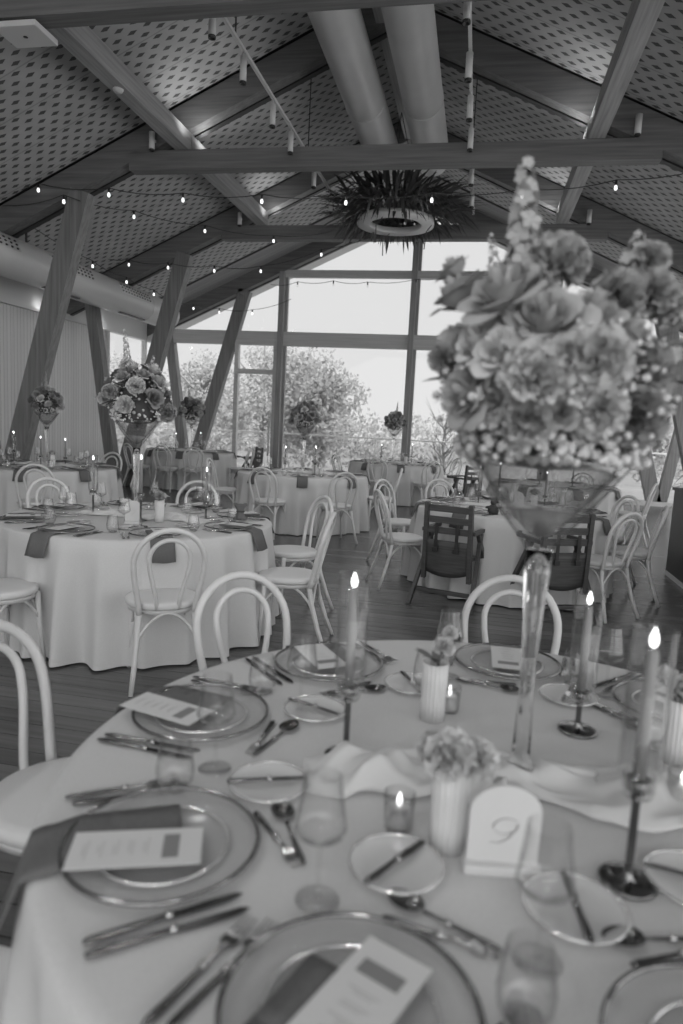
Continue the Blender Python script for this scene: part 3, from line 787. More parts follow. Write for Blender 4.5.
def digit_mb(ch, s=.05):
    m = MB()
    if ch == '9':
        P = [(.5 + .42 * cos(a) * 1.0, .62 + .30 * sin(a)) for a in [radians(d) for d in range(20, 385, 15)]] + [(.86, .45), (.72, .15), (.45, -.05), (.12, -.02)]
    else:
        P = [(.02, .72), (.1, .86), (.35, .82), (.62, .84), (.95, .93), (.75, .6), (.5, .25), (.38, -.1)]
    W = [.02, .03] + [.034] * (len(P) - 4) + [.03, .015]
    m.tube([((x - .5 + .22 * (y - .5)) * s, 0, (y - .45) * s) for x, y in P], [w * s * 1.3 for w in W], 6, flat=.35)
    return m
def number_card(label, loc, rz, digit, w=.115, h=.155):
    t = thing('table_number_card', label, 'table number', loc, rz)
    poly = [(-w / 2, 0), (w / 2, 0), (w / 2, h - w * .42)] + [(w / 2 * cos(a), h - w * .42 + w * .42 * sin(a)) for a in [pi * k / 14 for k in range(1, 14)]] + [(-w / 2, h - w * .42)]
    MB().prism(poly, -.003, .003, lambda x, y, z: (x, -z - y * .08, y + .008)).build('arched_card', MT['card'], t)
    MB().box((0, -.003, .009), (w * 1.08, .035, .018), None, .003).build('card_base', MT['card'], t)
    if not digit: return t
    dg = digit_mb(digit, .047 * w / .115); dg.xf(Matrix.Translation((0, -.0105, h * .52)) @ Matrix.Rotation(radians(4.5), 4, 'X')); dg.build('numeral', MT['ink2'], t)
    return t
def make_candlestick(hs):
    t = thing('candle_holder', '', 'candle holder')
    MB().lathe([(0, .008), (.043, .008), (.047, .006), (.047, .001), (.044, 0), (0, 0)], 36).build('base_disc', MT['mirror'], t)
    MB().lathe([(.014, .008), (.0085, .014), (.0068, .03), (.0068, hs - .02), (.010, hs - .01), (0, hs - .01)], 14).build('stem', MT['steel'], t)
    MB().lathe([(.006, hs - .012), (.024, hs - .008), (.026, hs), (.026, hs + .028), (.0235, hs + .028), (.0235, hs + .002), (0, hs + .002)], 24).build('cup', MT['chim'], t)
    MB().lathe([(.012, hs + .002), (.020, hs + .004), (.021, hs + .020), (.0115, hs + .022), (.0115, hs + .003)], 18).build('candle_socket', MT['steel'], t)
    return t
def make_taper(L=.235):
    t = thing('taper_candle', '', 'candle')
    MB().lathe([(0, 0), (.011, 0), (.0095, L - .006), (.008, L), (.004, L - .003), (0, L - .003)], 16).build('wax', MT['wax'], t)
    MB().tube([(0, 0, L - .004), (.001, 0, L + .008)], .0011, 5).build('wick', MT['black'], t)
    MB().lathe([(0, L + .003), (.0045, L + .007), (.0068, L + .014), (.006, L + .022), (.003, L + .031), (0, L + .038)], 14).build('flame', MT['flame'], t)
    return t
def make_chimney(h=.245, r=.034):
    t = thing('glass_chimney', '', 'glass chimney')
    MB().lathe([(r, 0), (r, h), (r - .002, h + .001), (r - .003, h), (r - .003, 0), (r, 0)], 28).build('tube', MT['chim'], t)
    return t
TAP, CHM = Proto(make_taper()), Proto(make_chimney())
STK = {}
def candle_set(loc, hs, where, chim=True, grp='candles', short=False, lean=0):
    k = round(hs, 3)
    if k not in STK: STK[k] = Proto(make_candlestick(hs))
    x, y, z = loc
    STK[k].put(loc, 0, 'slim dark-footed candle holder ' + where, 'candle holders')
    TAP.put((x, y, z + hs + .002), 0, 'lit grey taper candle ' + where, 'taper candles')
    if chim: CHM.put((x, y, z + hs + .028), 0, 'clear glass tube around the taper ' + where, 'glass chimneys')
def make_votive():
    t = thing('votive_glass', '', 'votive holder')
    MB().lathe([(0, 0), (.024, 0), (.026, .004), (.029, .07), (.0275, .071), (.0245, .008), (0, .007)], 24).build('cup_glass', MT['chim'], t)
    return t
def make_tealight():
    t = thing('tealight_candle', '', 'candle')
    MB().lathe([(0, 0), (.022, 0), (.0225, .032), (.020, .035), (0, .033)], 20).build('wax', MT['wax2'], t)
    MB().lathe([(0, .034), (.004, .038), (.0055, .045), (.0025, .056), (0, .064)], 10).build('flame', MT['flame'], t)
    return t
VOT, TEA = Proto(make_votive()), Proto(make_tealight())
def votive(loc, where):
    VOT.put(loc, 0, 'small clear votive glass ' + where, 'votive glasses'); TEA.put((loc[0], loc[1], loc[2] + .008), 0, 'lit white tealight inside the votive ' + where, 'tealights')
def make_budvase(h=.15):
    t = thing('bud_vase', '', 'vase'); m = MB()
    def pt(u, v):
        z = h * v; r = .027 + .003 * v; r *= 1 + .045 * cos(2 * pi * u * 18)
        return Vector((r * cos(2 * pi * u), r * sin(2 * pi * u), z))
    m.grid(pt, 108, 3, wrap=True); m.build('ribbed_body', MT['ceramic'], t, solid=.004)
    MB().lathe([(0, .002), (.026, .002), (.026, .006), (0, .006)], 24).build('vase_base', MT['ceramic'], t)
    return t
BUD = Proto(make_budvase())
def posy(loc, label, keys, seed=1, s=.8):
    rr = random.Random(seed); t = thing('flower_posy', label, 'flowers', loc)
    m = MB()
    for k, (key, x, y, z, sc) in enumerate(keys):
        p = Vector((x, y, z)); put_flower('carnation' if 'carn' in key else 'rose', key, t, p, Vector((x * 4, y * 4, 1)), sc * s, rr.uniform(0, 6)); m.tube([(x * .2, y * .2, -.12), (x * .3, y * .3, 0), p], .0025, 5)
    for k in range(5):
        a = rr.uniform(0, 6.28); leaf_blade(m, (0, 0, .0), (cos(a), sin(a), .9), .06, .025, .3)
    m.build('posy_stems', MT['leaf2'], t)
    return t

# ------------------------------------------------------------------ lay the foreground table
OV = {}
def lay(key, seat, th, items, jig=None):
    desc = 'at the %s seat of %s' % (seat, TABLES[key]['desc'])
    gd = TABLES[key]['desc']
    def P(t, r, z=ZT): return polar(key, th, t, r, z)
    def Q(it, t, r):
        p, a = P(t, r); o = OV.get((key, seat, it)); return ((o[0], o[1], p[2]) if o else p), a
    for it in items:
        if it == 'charger': p, a = P(0, .717); CHG.put(p, a, 'round glass charger plate ' + desc, 'charger plates')
        elif it == 'napkin': p, a = P(-.02 if key == 'T0' else 0, .71); NAP.put(p, a + radians((jig or (0, 0, 0))[2] * .6), 'grey napkin draped over the edge ' + desc, 'napkins')
        elif it == 'menu':
            jt, jr, ja = (jig or (0, 0, 0)); p, a = P(.02 + jt, .755 + jr, ZT + .0285); MEN.put(p, a + radians(ja), 'white printed menu card ' + desc, 'menu cards')
        elif it == 'knives':
            p, a = P(.175, .745); KNF.put(p, a + radians(4), 'inner knife right of the plate ' + desc, 'knives')
            p, a = P(.205, .745); KNF.put(p, a + radians(2), 'outer knife right of the plate ' + desc, 'knives')
        elif it == 'forks':
            p, a = P(-.175, .74); FRK.put(p, a - radians(4), 'inner fork left of the plate ' + desc, 'forks')
            p, a = P(-.205, .75); FRK.put(p, a - radians(2), 'outer fork left of the plate ' + desc, 'forks')
        elif it == 'dessert':
            p, a = P(.045, .50); SPN.put(p, a + radians(82), 'dessert spoon above the plate ' + desc, 'dessert spoons')
            p, a = P(.05, .53); DFK.put(p, a - radians(84), 'dessert fork above the plate ' + desc, 'dessert forks')
        elif it == 'bread':
            p, a = Q('bread', -.125, .475); BRD.put(p, a, 'small frosted bread plate ' + desc, 'bread plates')
            BKN.put((p[0], p[1], p[2] + .0105), a - radians(14), 'butter knife across the bread plate ' + desc, 'butter knives')
        elif it == 'wine': p, a = Q('wine', .23, .47); WIN.put(p, a, 'clear stemmed wine glass ' + desc, 'wine glasses')
        elif it == 'tumbler': p, a = Q('tumbler', .25, .60); TUM.put(p, a, 'clear stemless water glass ' + desc, 'stemless glasses')
ALL = ['charger', 'napkin', 'menu', 'knives', 'forks', 'dessert', 'bread', 'wine', 'tumbler']
OV.update({('T0', 'left', 'wine'): (-.49, 1.289), ('T0', 'left', 'tumbler'): (-.535, 1.19), ('T0', 'rear left', 'wine'): (-.39, 1.615), ('T0', 'rear left', 'tumbler'): (-.521, 1.709),
  ('T0', 'front left', 'wine'): (-.19, .955), ('T0', 'front', 'wine'): (.137, .915), ('T0', 'front', 'tumbler'): (.112, .81), ('T0', 'rear', 'wine'): (-.035, 1.997), ('T0', 'rear', 'tumbler'): (-.092, 1.89),
  ('T0', 'rear right', 'wine'): (.414, 1.99), ('T0', 'front', 'bread'): (-.08, 1.063), ('T0', 'front right', 'bread'): (.203, 1.031), ('T0', 'front left', 'bread'): (-.362, 1.252), ('T0', 'left', 'bread'): (-.354, 1.627),
  ('T0', 'rear left', 'bread'): (-.129, 1.88), ('T0', 'rear', 'bread'): (.305, 1.935), ('T0', 'right', 'bread'): (.41, 1.15)})
lay('T0', 'front', -106, ALL, (-.01, -.035, -8))
lay('T0', 'front left', -143, [k for k in ALL if k != 'tumbler'], (.01, .01, -17))
lay('T0', 'left', 174, ALL, (.03, .03, -9))
lay('T0', 'rear left', 133, ALL, (-.0, -.02, -8))
lay('T0', 'rear', 86, ALL, (-.02, -.05, 4))
lay('T0', 'rear right', 46, ALL)
lay('T0', 'front right', -68, ['charger', 'napkin', 'menu', 'forks', 'dessert', 'bread'])
lay('T0', 'right', 3, ['charger', 'bread', 'dessert', 'wine', 'tumbler'])

VZ = (.14, 1.42, ZT)
v0 = make_martini('tall clear martini vase holding the big blooms on the foreground table', VZ)
v0.scale = (1.06, 1.06, 1)
MART = Proto(v0); MART.first = False
spec = []
def B(name, key, x, y, z, s): spec.append((name, key, x, z, y, s))
B('rose', 'rose0', -0.159, -0.120, 0.11, 1.25); B('rose', 'rose0', -0.109, -0.130, 0.28, 1.5); B('rose', 'rose2', -0.039, -0.170, 0.23, 1.35)
B('carnation', 'carnation1', -0.020, -0.060, 0.35, 1.2); B('carnation', 'carnation0', -0.051, -0.200, 0.14, 1.25); B('carnation', 'carnation0', 0.048, -0.190, 0.17, 1.25)
B('rose', 'rose2', 0.039, -0.130, 0.25, 1.2); B('rose', 'rose1', -0.103, -0.170, 0.18, 1.1); B('carnation', 'carnation1', 0.147, -0.050, 0.16, 1.3); B('carnation', 'carnation2', 0.131, -0.100, 0.08, 1.2)
B('carnation', 'carnation1', 0.160, -0.040, 0.31, .85); B('carnation', 'carnation1', 0.148, -0.030, 0.37, .7); B('rose', 'rose2', -0.206, -0.020, 0.35, .7); B('carnation', 'carnation1', -0.178, -0.020, 0.31, .65)
B('carnation', 'carnation1', -0.217, -0.030, 0.18, .6); B('rose', 'rose1', -0.105, -0.130, 0.11, 1.0); B('carnation', 'carnation1', 0.185, 0.000, 0.29, .8); B('rose', 'rosem', -0.005, -0.200, 0.08, .7); B('carnation', 'carnation2', 0.086, -0.080, 0.29, 1.0)
B('carnation', 'carnation1', -0.056, -0.190, 0.07, 1.0); B('carnation', 'carnation0', 0.059, -0.180, 0.09, 1.05); B('rose', 'rose1', -0.147, -0.120, 0.20, 1.0); B('carnation', 'carnation1', -0.013, -0.200, 0.17, .8); B('rose', 'rose0', 0.103, -0.110, 0.22, 1.0); B('carnation', 'carnation1', -0.065, -0.080, 0.31, .9)
for k in range(9):
    a = radians(10 + k * 22); spec.append(('rose' if k % 2 else 'carnation', ('rose1', 'carnation0', 'rose0')[k % 3], .19 * cos(a), .10 + .1 * (k % 3), .19 * sin(a), 1.2))
FA0 = arrangement('big blurred arrangement of roses, carnations and spires on the foreground vase', spec,
    [(-.068, -.06, .185, -.06, 0, 1, 1.0, 'spirebig'), (.085, -.03, .24, .24, 0, 1, .85, 'spiremid'), (.2, .0, .25, .35, 0, 1, .8, 'spireshort'), (.2, .02, .2, 1, 0, .55, .8, 'spireshort'), (-.1, .1, .25, -.2, .3, 1, .7, 'spire')],
    rim_r=.165, seed=4, rad=.225, loc=(VZ[0], VZ[1], ZT + .692), nfill=700, leaves=60)
# chiffon runner
def runner(label, P, w, seed, loc):
    rr = random.Random(seed); t = thing('chiffon_runner', label, 'table runner', loc); m = MB()
    n = len(P) - 1
    ph = [rr.uniform(0, 6) for _ in range(6)]
    def pt(u, v):
        k = min(n - 1, int(u * n)); f = u * n - k; a, b = Vector(P[k]), Vector(P[k + 1]); c = a.lerp(b, f); d = (b - a).normalized(); s = Vector((-d.y, d.x))
        s2 = (v - .5) * w * min(1, .45 + u * 5) * (1 + .22 * sin(u * 17 + ph[0]) + .1 * sin(u * 41 + ph[3]))
        g = lambda x: (.5 + .5 * sin(x)) ** 1.6
        z = .006 + .026 * g(u * 19 + v * 2.4 + ph[1]) * (.6 + .4 * sin(u * 7 + ph[5])) + .020 * g(u * 37 - v * 5.5 + ph[2]) + .012 * g(v * 11 + u * 15 + 1.5 * sin(u * 23) + ph[4]) + .004 * g(v * 26 - u * 70 + 2 * sin(v * 8))
        z = max(.003, z * min(1, .12 + u * 7, .12 + (1 - u) * 7)) * (1 - .8 * abs(2 * v - 1) ** 4)
        e = .012 * sin(u * 29 + ph[0]) * (2 * v - 1)
        return Vector((c.x + s.x * (s2 + e), c.y + s.y * (s2 + e), z + .001))
    m.grid(pt, 170, 30); m.build('ruffled_voile', MT['voile'], t, solid=.0012)
    return t
runner('white ruffled chiffon runner crossing the centre of the foreground table', [(-.40, -.13), (-.28, -.10), (-.14, -.05), (0, .0), (.2, -.04), (.4, -.02), (.62, .03)], .2, 3, (.096, 1.446, ZT))
candle_set((-.235, 1.42, ZT), .145, 'left of the foreground vase')
candle_set((.30, 1.72, ZT), .085, 'behind the foreground vase')
candle_set((.30, 1.13, ZT), .165, 'right of the foreground vase near the front')
votive((-.09, 1.18, ZT), 'left of the near ribbed bud vase')
votive((-.02, 1.745, ZT), 'beside the rear ribbed bud vase')
votive((.46, 1.42, ZT), 'at the right edge of the foreground runner')
BUD.put((-.06, 1.68, ZT), 0, 'ribbed white bud vase toward the rear of the foreground table', 'bud vases')
BUD.put((0, 1.145, ZT), 0, 'ribbed white bud vase beside the nine card on the foreground table', 'bud vases')
BUD.put((.50, 1.62, ZT), 0, 'ribbed white bud vase at the right side of the foreground table', 'bud vases')
posy((-.06, 1.68, ZT + .15), 'small pale blossom in the rear ribbed bud vase', [('carnation0', .018, -.01, .045, .7), ('carnation0', .03, .01, .075, .5)], 1)
posy((0, 1.145, ZT + .15), 'white ruffled blooms in the ribbed bud vase beside the nine card', [('carnation0', -.005, -.02, .03, 1.15), ('carnation0', .042, .0, .018, .95), ('carnation0', -.035, .02, .02, .8)], 2)
posy((.50, 1.62, ZT + .15), 'pale blooms in the ribbed bud vase at the right of the foreground table', [('carnation0', 0, -.01, .03, .8), ('rose1', -.035, .01, .05, .7)], 3)
number_card('white arched card with numeral 9 on the foreground table', (.092, 1.105, ZT), radians(8), '9', .118, .152)

# ------------------------------------------------------------------ the other tables
FAR = ['charger', 'napkin', 'menu', 'wine', 'tumbler', 'bread', 'knives', 'forks']
DIR = [(-90, 'front'), (-45, 'front right'), (0, 'right'), (45, 'rear right'), (90, 'rear'), (135, 'rear left'), (180, 'left'), (-135, 'front left')]
for key, off, items in (('T7', -10, FAR), ('TR', 14, FAR), ('TM', 14, FAR[:6]), ('TB', 12, FAR[:5]), ('TBL', 10, FAR[:5]), ('TL', 18, FAR[:6]), ('TRF', 14, FAR[:5])):
    for a, nm in DIR: lay(key, nm, a + off, items)
FB_spec = []
rr = random.Random(17)
for k in range(26):
    a = k * 2.399; e = -.1 + 1.4 * (k / 26) ** .9; q = .155 + .03 * rr.random()
    key = rr.choice(['rose0', 'rosem', 'rosed', 'carnation1', 'carnation2', 'rosem', 'carnation0', 'rose1'])
    FB_spec.append(('carnation' if 'carn' in key else 'rose', key, q * cos(a) * cos(e) * 1.15, .075 + q * sin(e) * 1.45, q * sin(a) * cos(e) * 1.15, rr.uniform(.8, 1.15)))
FB = arrangement('full arrangement of light and dark blooms above the table numbered seven', FB_spec, [(-.05, 0, .22, -.12, 0, 1, .95, 'spire'), (.05, .05, .24, .15, .1, 1, .8, 'spireshort'), (.13, -.03, .12, .9, -.2, .9, .8, 'spireshort'), (-.16, 0, .08, -1, 0, .3, .7, 'spireshort')], rim_r=.14, seed=9, rad=.175, nfill=160, leaves=120)
FBP = Proto(FB)
def tall_flowers(c, rz, nm, sc=1, vs=1):
    MART.put((c[0], c[1], ZT), 0, 'tall clear martini vase in the middle of ' + nm, 'martini vases')
    FBP.put((c[0], c[1], ZT + .692), rz, FB['label'] if FBP.first else 'tall flower arrangement in the middle of ' + nm, 'flower arrangements', sc)
tall_flowers((-2.27, 4.32), 0, TABLES['T7']['desc'], 1.12)
for key, dx, dy, rz, sc in (('TL', 0, .05, 2.1, .95), ('TM', -.05, .2, 3.6, 1.0), ('TB', -.1, .2, 4.4, 1.0), ('TBL', .05, -.1, 1.2, 1.25)):
    c = TABLES[key]['c']; tall_flowers((c[0] + dx, c[1] + dy), rz, TABLES[key]['desc'], sc)
number_card('white arched card with numeral 7 on its table left of the aisle', (-2.21, 4.17, ZT), radians(26), '7', .105, .15)
number_card('blank white arched card on the high chair table', (.42, 6.7, ZT), radians(-4), '', .13, .17)
for key, pts in (('T7', ((.19, -.37, .20, 'in front of the flowers', 0), (-.36, -.02, .15, 'left of the flowers', 1), (.40, .22, .10, 'right of the flowers', 1))),
                 ('TR', ((-.32, .1, .12, 'left of the centre', 0), (-.12, .35, .16, 'behind the centre', 0), (.33, .2, .1, 'right of the centre', 0))),
                 ('TM', ((.22, -.2, .14, 'right of the flowers', 1), (-.3, .1, .1, 'left of the flowers', 1))),
                 ('TL', ((-.3, -.2, .16, 'left of the flowers', 1), (.12, -.25, .12, 'in front of the flowers', 0), (.3, .0, .1, 'right of the flowers', 0))),
                 ('TBL', ((.3, -.2, .14, 'right of the flowers', 1), (-.25, -.2, .1, 'left of the flowers', 0))),
                 ('TB', ((.3, 0, .14, 'right of the flowers', 0), (-.3, -.1, .1, 'left of the flowers', 0))),
                 ('TRF', ((-.2, 0, .14, 'left of the centre', 0), (.25, -.1, .1, 'right of the centre', 0)))):
    c = TABLES[key]['c']
    for dx, dy, hs, wh, ch in pts: candle_set((c[0] + dx, c[1] + dy, ZT), hs, '%s on %s' % (wh, TABLES[key]['desc']), bool(ch))
for key in ('T7', 'TR', 'TM', 'TL', 'TB'):
    c = TABLES[key]['c']; d = TABLES[key]['desc']
    BUD.put((c[0] + .2, c[1] - .12, ZT), 0, 'ribbed white bud vase on ' + d, 'bud vases'); posy((c[0] + .2, c[1] - .12, ZT + .15), 'pale posy in the bud vase on ' + d, [('carnation1', 0, 0, .03, .9), ('rose1', .03, .01, .03, .7), ('rosem', -.03, 0, .03, .7)], hash(key) % 50 if False else 7)
    runner('pale ruffled runner across the centre of ' + d, [(-.5, -.02), (-.2, .03), (0, -.02), (.25, .03), (.5, 0)], .16, 6, (c[0], c[1], ZT))
# tied favour figure and a decanter seen on the high chair table, a folded napkin bundle on table seven
t = thing('felt_figure', 'small dark bow-tied bundle standing on the front of the high chair table', 'figure', (.19, 6.22, ZT))
MB().lathe([(0, 0), (.045, 0), (.05, .03), (.035, .075), (.02, .085), (0, .086)], 16).build('figure_body', MT['rosefig'], t)
MB().ball((0, 0, .105), .03, 2).build('figure_head', MT['rosefig'], t)
for s in (-1, 1): MB().ball((s * .045, -.02, .06), .02, 1, (1.5, 1, .7)).build('bow_loop', MT['rosefig'], t)
t = thing('glass_decanter', 'squat round glass decanter on the rear left of the high chair table', 'decanter', (-.15, 7.2, ZT))
MB().lathe([(0, .002), (.05, .002), (.07, .03), (.06, .07), (.02, .11), (.018, .16), (.024, .18), (.021, .18), (.015, .16), (.017, .11), (.055, .07), (.065, .03), (.045, .008), (0, .008)], 24).build('decanter_body', MT['vase'], t)
MB().ball((0, 0, .2), .022, 1).build('stopper', MT['vase'], t)
t = thing('tied_napkin_bundle', 'dark tied napkin bundle on the right rear plate of the table numbered seven', 'napkin', (-1.62, 4.62, ZT + .02), .4)
m = MB(); m.grid(lambda u, v: Vector((.05 * cos(2 * pi * u) * (1 - .55 * sin(pi * v)), .03 * sin(2 * pi * u) * (1 - .4 * sin(pi * v)), .11 * v + .006 * sin(6 * pi * u))), 20, 8, wrap=True); m.build('linen_wrap', MT['napkin'], t, solid=.003)
MB().tube([(.03 * cos(k * pi / 8), .02 * sin(k * pi / 8), .055) for k in range(16)], .004, 5, closed=True).build('tie', MT['strap'], t)

# ------------------------------------------------------------------ chairs
T = {k: v['c'] for k, v in TABLES.items()}
def ring(key, th, r=1.40):
    c = T[key]; return (c[0] + r * cos(radians(th)), c[1] + r * sin(radians(th)))
g0, g7, gf = 'chairs round the foreground table', 'chairs round the table numbered seven', 'chairs round the farther tables'
chair_at(ring('T0', 174), T['T0'], 'white bentwood chair left of the foreground table, its back cut by the frame edge', g0)
chair_at(ring('T0', 133), T['T0'], 'white bentwood chair behind the rear left setting of the foreground table', g0)
chair_at(ring('T0', 86, 1.42), T['T0'], 'white bentwood chair behind the tall vase stem of the foreground table', g0)
chair_at(ring('T0', -147, 1.36), T['T0'], 'white bentwood chair tucked in at the bottom left corner, seat only showing', g0)
for bt, lb, tn in (((-1.54, 3.32), 'white bentwood chair with its back to us before the table numbered seven', 0),
    ((-.90, 4.42), 'nearer of two white bentwood chairs on the aisle side of table seven', 6), ((-1.18, 5.42), 'farther of two white bentwood chairs on the aisle side of table seven', 0),
    ((-2.70, 3.12), 'white bentwood chair at the left frame edge, seat turned to table seven', 0), ((-2.5, 5.95), 'white bentwood chair directly behind the flowers of table seven', 0),
    ((-3.62, 5.30), 'white bentwood chair behind the left half of table seven', 0)):
    chair_at(bt, T['T7'], lb, g7, tn)
for bt, k, lb, tn in (((-4.62, 6.55), 'TL', 'white bentwood chair between table seven and the boarded wall table', 0), ((-5.3, 9.35), 'TL', 'nearer white bentwood chair behind the boarded wall table', 0),
    ((-6.75, 12.45), 'TBL', 'white bentwood chair beside the leaning pillars ahead of the door side table', 0), ((-5.35, 12.45), 'TBL', 'white bentwood chair turned to the door side table from the front right', 0),
    ((-5.95, 12.3), 'TBL', 'white bentwood chair square to the front of the door side table', 0), ((-4.55, 13.6), 'TBL', 'white bentwood chair at the right side of the door side table', 0),
    ((-2.60, 8.25), 'TM', 'left of two white bentwood chairs before the middle hall table', 0), ((-1.55, 8.25), 'TM', 'right of two white bentwood chairs before the middle hall table', 0),
    ((-1.02, 9.75), 'TM', 'white bentwood chair at the right of the middle hall table, behind the aisle', 0), ((-3.8, 9.4), 'TM', 'white bentwood chair at the left of the middle hall table', 0),
    ((-.84, 6.28), 'TR', 'nearer white bentwood chair at the left of the high chair table', 0), ((-1.0, 7.55), 'TR', 'farther white bentwood chair at the left of the high chair table', 0),
    ((-.4, 8.12), 'TR', 'white bentwood chair behind the left of the high chair table', 0),
    ((1.22, 5.87), 'TR', 'nearest white bentwood chair at the right of the high chair table', 0), ((1.68, 6.62), 'TR', 'second white bentwood chair at the right of the high chair table', 0), ((1.6, 7.5), 'TR', 'farthest white bentwood chair at the right of the high chair table', 0),
    ((2.42, 9.9), 'TRF', 'white bentwood chair on the right of the right rear table', 0), ((1.75, 11.7), 'TRF', 'white bentwood chair behind the right rear table', 0),
    ((-1.75, 12.35), 'TB', 'white bentwood chair square before the central window table', 0), ((-.75, 12.6), 'TB', 'white bentwood chair at the front right of the central window table', 0), ((-2.6, 12.9), 'TB', 'white bentwood chair at the front left of the central window table', 0), ((-.35, 14.6), 'TB', 'white bentwood chair at the right rear of the central window table', 0)):
    chair_at(bt, T[k], lb, gf, tn)
def high_at(p, tc, label, turn=0):
    a = atan2(tc[1] - p[1], tc[0] - p[0]) + radians(turn); HIGH.put((p[0], p[1], 0), a - pi / 2, label, 'dark high chairs')
high_at((-.115, 5.93), T['TR'], 'dark wooden high chair left of the vase stem, back to us', 12)
high_at((.675, 5.81), T['TR'], 'dark wooden high chair seen behind the vase stem, back to us', 6)
high_at((-.1, 8.25), T['TR'], 'dark high chair on the far side of the high chair table', 0) if False else None
high_at((-4.92, 14.5), T['TBL'], 'dark high chair at the right rear of the door side table', 0)
high_at((-.17, 12.4), T['TB'], 'dark high chair at the right of the central window table', 0)

# black counter at the right with a dark plant
t = thing('black_counter', 'black freestanding counter with a pale base strip at the right edge', 'counter', (2.18, 8.08, 0), radians(-1))
MB().box((.5, -1.6, .50), (1.0, 3.2, .90)).build('counter_front', MT['darkpanel'], t)
MB().box((.5, -1.6, .965), (1.04, 3.24, .03)).build('counter_top', MT['blackm'], t)
MB().box((.5, -1.6, .025), (1.01, 3.21, .05)).build('base_strip', MT['ptrim'], t)
t = thing('potted_plant', 'dark trailing plant in a pot behind the black counter', 'plant', (2.62, 8.9, 0))
MB().lathe([(0, 0), (.13, 0), (.17, .3), (.155, .3), (.13, .27), (0, .27)], 20).build('pot', MT['steel'], t)
m = MB(); rr = random.Random(2)
m.tube([(0, 0, .25), (.01, 0, .7), (0, .02, 1.1)], [.02, .015, .01], 6)
for k in range(90):
    a = rr.uniform(0, 6.28); z = rr.uniform(.7, 1.25); leaf_blade(m, (0, 0, z), (cos(a), sin(a), rr.uniform(-.9, .9)), rr.uniform(.15, .32), .04, .5)
m.build('leaves', MT['leaf'], t)

# ------------------------------------------------------------------ hanging ring of greenery
W = Vector((-1.59, 11.8, 4.80))
t = thing('hanging_greenery_ring', 'round white ring lamp wrapped in dark ferns hanging below the ridge', 'hanging lamp', W)
MB().lathe([(.43, .0), (.64, .0), (.64, .09), (.43, .09), (.43, .0)], 56).build('lamp_ring', MT['whitepaint'], t)
m = MB(); rr = random.Random(6)
for k in range(900):
    a = rr.uniform(0, 2 * pi); q = rr.uniform(.35, 1.0); p = Vector((q * cos(a), q * sin(a), rr.uniform(.12, .42)))
    d = Vector((cos(a) * rr.uniform(.3, 1.2), sin(a) * rr.uniform(.3, 1.2), rr.uniform(-.35, .75)))
    leaf_blade(m, p, d, rr.uniform(.25, .6), rr.uniform(.03, .075), rr.uniform(.1, .5))
for k in range(60):
    a = rr.uniform(0, 2 * pi); q = rr.uniform(.6, .72); leaf_blade(m, (q * cos(a), q * sin(a), .1), (cos(a) * .4, sin(a) * .4, -1), rr.uniform(.12, .26), .02, .1)
m.build('fern_fronds', MT['leaf'], t)['kind'] = 'stuff'
m = MB()
for k in range(3):
    a = k * 2.1; m.tube([(.5 * cos(a), .5 * sin(a), .2), (.5 * cos(a) + .1, .55 * sin(a), .0), (.52 * cos(a), .5 * sin(a), -.1), (.5 * cos(a), .5 * sin(a), -.38)], .009, 5)
m.build('trailing_vine', MT['leaf'], t)
for k in range(3):
    a = k * 2.094 + .5; x, y = .5 * cos(a), .5 * sin(a)
    MB().tube([(x, y, .09), (0, 0, 6.57 - W.z)], .006, 5).build('suspension_cable', MT['blackm'], t)

# ------------------------------------------------------------------ light
wd = bpy.data.worlds.new('sky'); SC.world = wd; wd.use_nodes = True
bg = wd.node_tree.nodes['Background']; bg.inputs[0].default_value = (1, 1, 1, 1); bg.inputs[1].default_value = .86
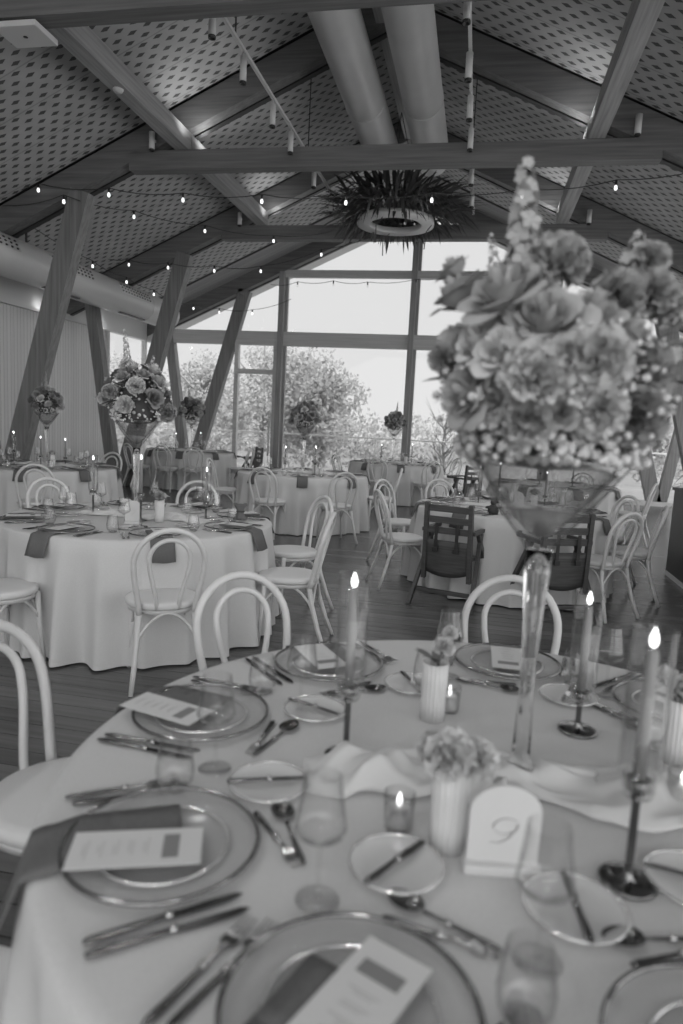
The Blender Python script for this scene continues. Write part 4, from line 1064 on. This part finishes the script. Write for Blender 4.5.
# overcast sky, brightened behind and to the right of the hall's open end as added fill
_n, _l = wd.node_tree.nodes, wd.node_tree.links
_tc = _n.new('ShaderNodeTexCoord'); _dp = _n.new('ShaderNodeVectorMath'); _dp.operation = 'DOT_PRODUCT'; _dp.inputs[1].default_value = Vector((.88, -.475, 0))
_mr = _n.new('ShaderNodeMapRange'); _mr.inputs['From Min'].default_value = -.15; _mr.inputs['From Max'].default_value = .75; _mr.inputs['To Min'].default_value = .84; _mr.inputs['To Max'].default_value = 2.7
_l.new(_tc.outputs['Generated'], _dp.inputs[0]); _l.new(_dp.outputs['Value'], _mr.inputs['Value']); _l.new(_mr.outputs[0], bg.inputs[1])
def lamp(kind, name, loc, rot, energy, size=.3, **k):
    l = bpy.data.lights.new(name, kind); l.energy = energy
    if kind == 'AREA': l.shape = 'RECTANGLE'; l.size = size; l.size_y = k.get('sy', size)
    elif kind == 'SUN': l.angle = k.get('angle', .05)
    else: l.shadow_soft_size = size
    if kind == 'SPOT': l.spot_size = k.get('spot', 1.5); l.spot_blend = .8
    o = bpy.data.objects.new(name, l); COL.objects.link(o); o.location = loc; o.rotation_euler = rot
    return o
for x, sg in ((-2.66, -1), (-.35, 1)):
    for y in (-2.6, -.4, 1.9, 4.2, 6.4, 8.3, 10.4):
        lamp('SPOT', 'track_lamp', (x, y - .06, 4.90), (radians(10 if y > 4 else 4), radians(26) * sg, 0), 32 if y < 3 else 46, .10, spot=2.3)
# uplights washing the ceiling panels beside the purlins
for y in (5.85, 9.4, 12.95):
    for x in (-3.98, .88):
        for dy in (-.32, .32): lamp('SPOT', 'uplight', (x, y + dy, 5.16), (radians(180), 0, 0), 9, .05, spot=2.6)
for y in (3, 6, 9, 12, 14.2): lamp('POINT', 'eaves_glow', (-8.24, y, 3.42), (0, 0, 0), .8, .04)

# ------------------------------------------------------------------ camera
cam = bpy.data.cameras.new('camera'); co = bpy.data.objects.new('camera', cam); COL.objects.link(co); SC.camera = co
cam.sensor_fit = 'VERTICAL'; cam.sensor_height = 36; cam.sensor_width = 24; cam.lens = 683 / 1024 * 36
cam.clip_start = .05; cam.clip_end = 300
yaw, pitch, roll = .1889, .1285, .0505
co.location = (0, 0, 1.49)
co.rotation_mode = 'QUATERNION'
q = Matrix.Rotation(yaw, 3, 'Z') @ Matrix.Rotation(pi / 2 - pitch, 3, 'X') @ Matrix.Rotation(roll, 3, 'Z')
co.rotation_quaternion = q.to_quaternion()
cam.dof.use_dof = True; cam.dof.focus_distance = 5.0; cam.dof.aperture_fstop = 2.2

vs = SC.view_settings
SC.display_settings.display_device = 'sRGB'; vs.view_transform = 'Standard'; vs.look = 'None'; vs.gamma = 1; vs.use_curve_mapping = False; vs.exposure = 0.0
cy = SC.cycles
cy.use_denoising = True
cy.max_bounces = 10; cy.diffuse_bounces = 4; cy.glossy_bounces = 4; cy.transparent_max_bounces = 24; cy.transmission_bounces = 4
cy.caustics_reflective = False; cy.caustics_refractive = False; cy.sample_clamp_indirect = 4
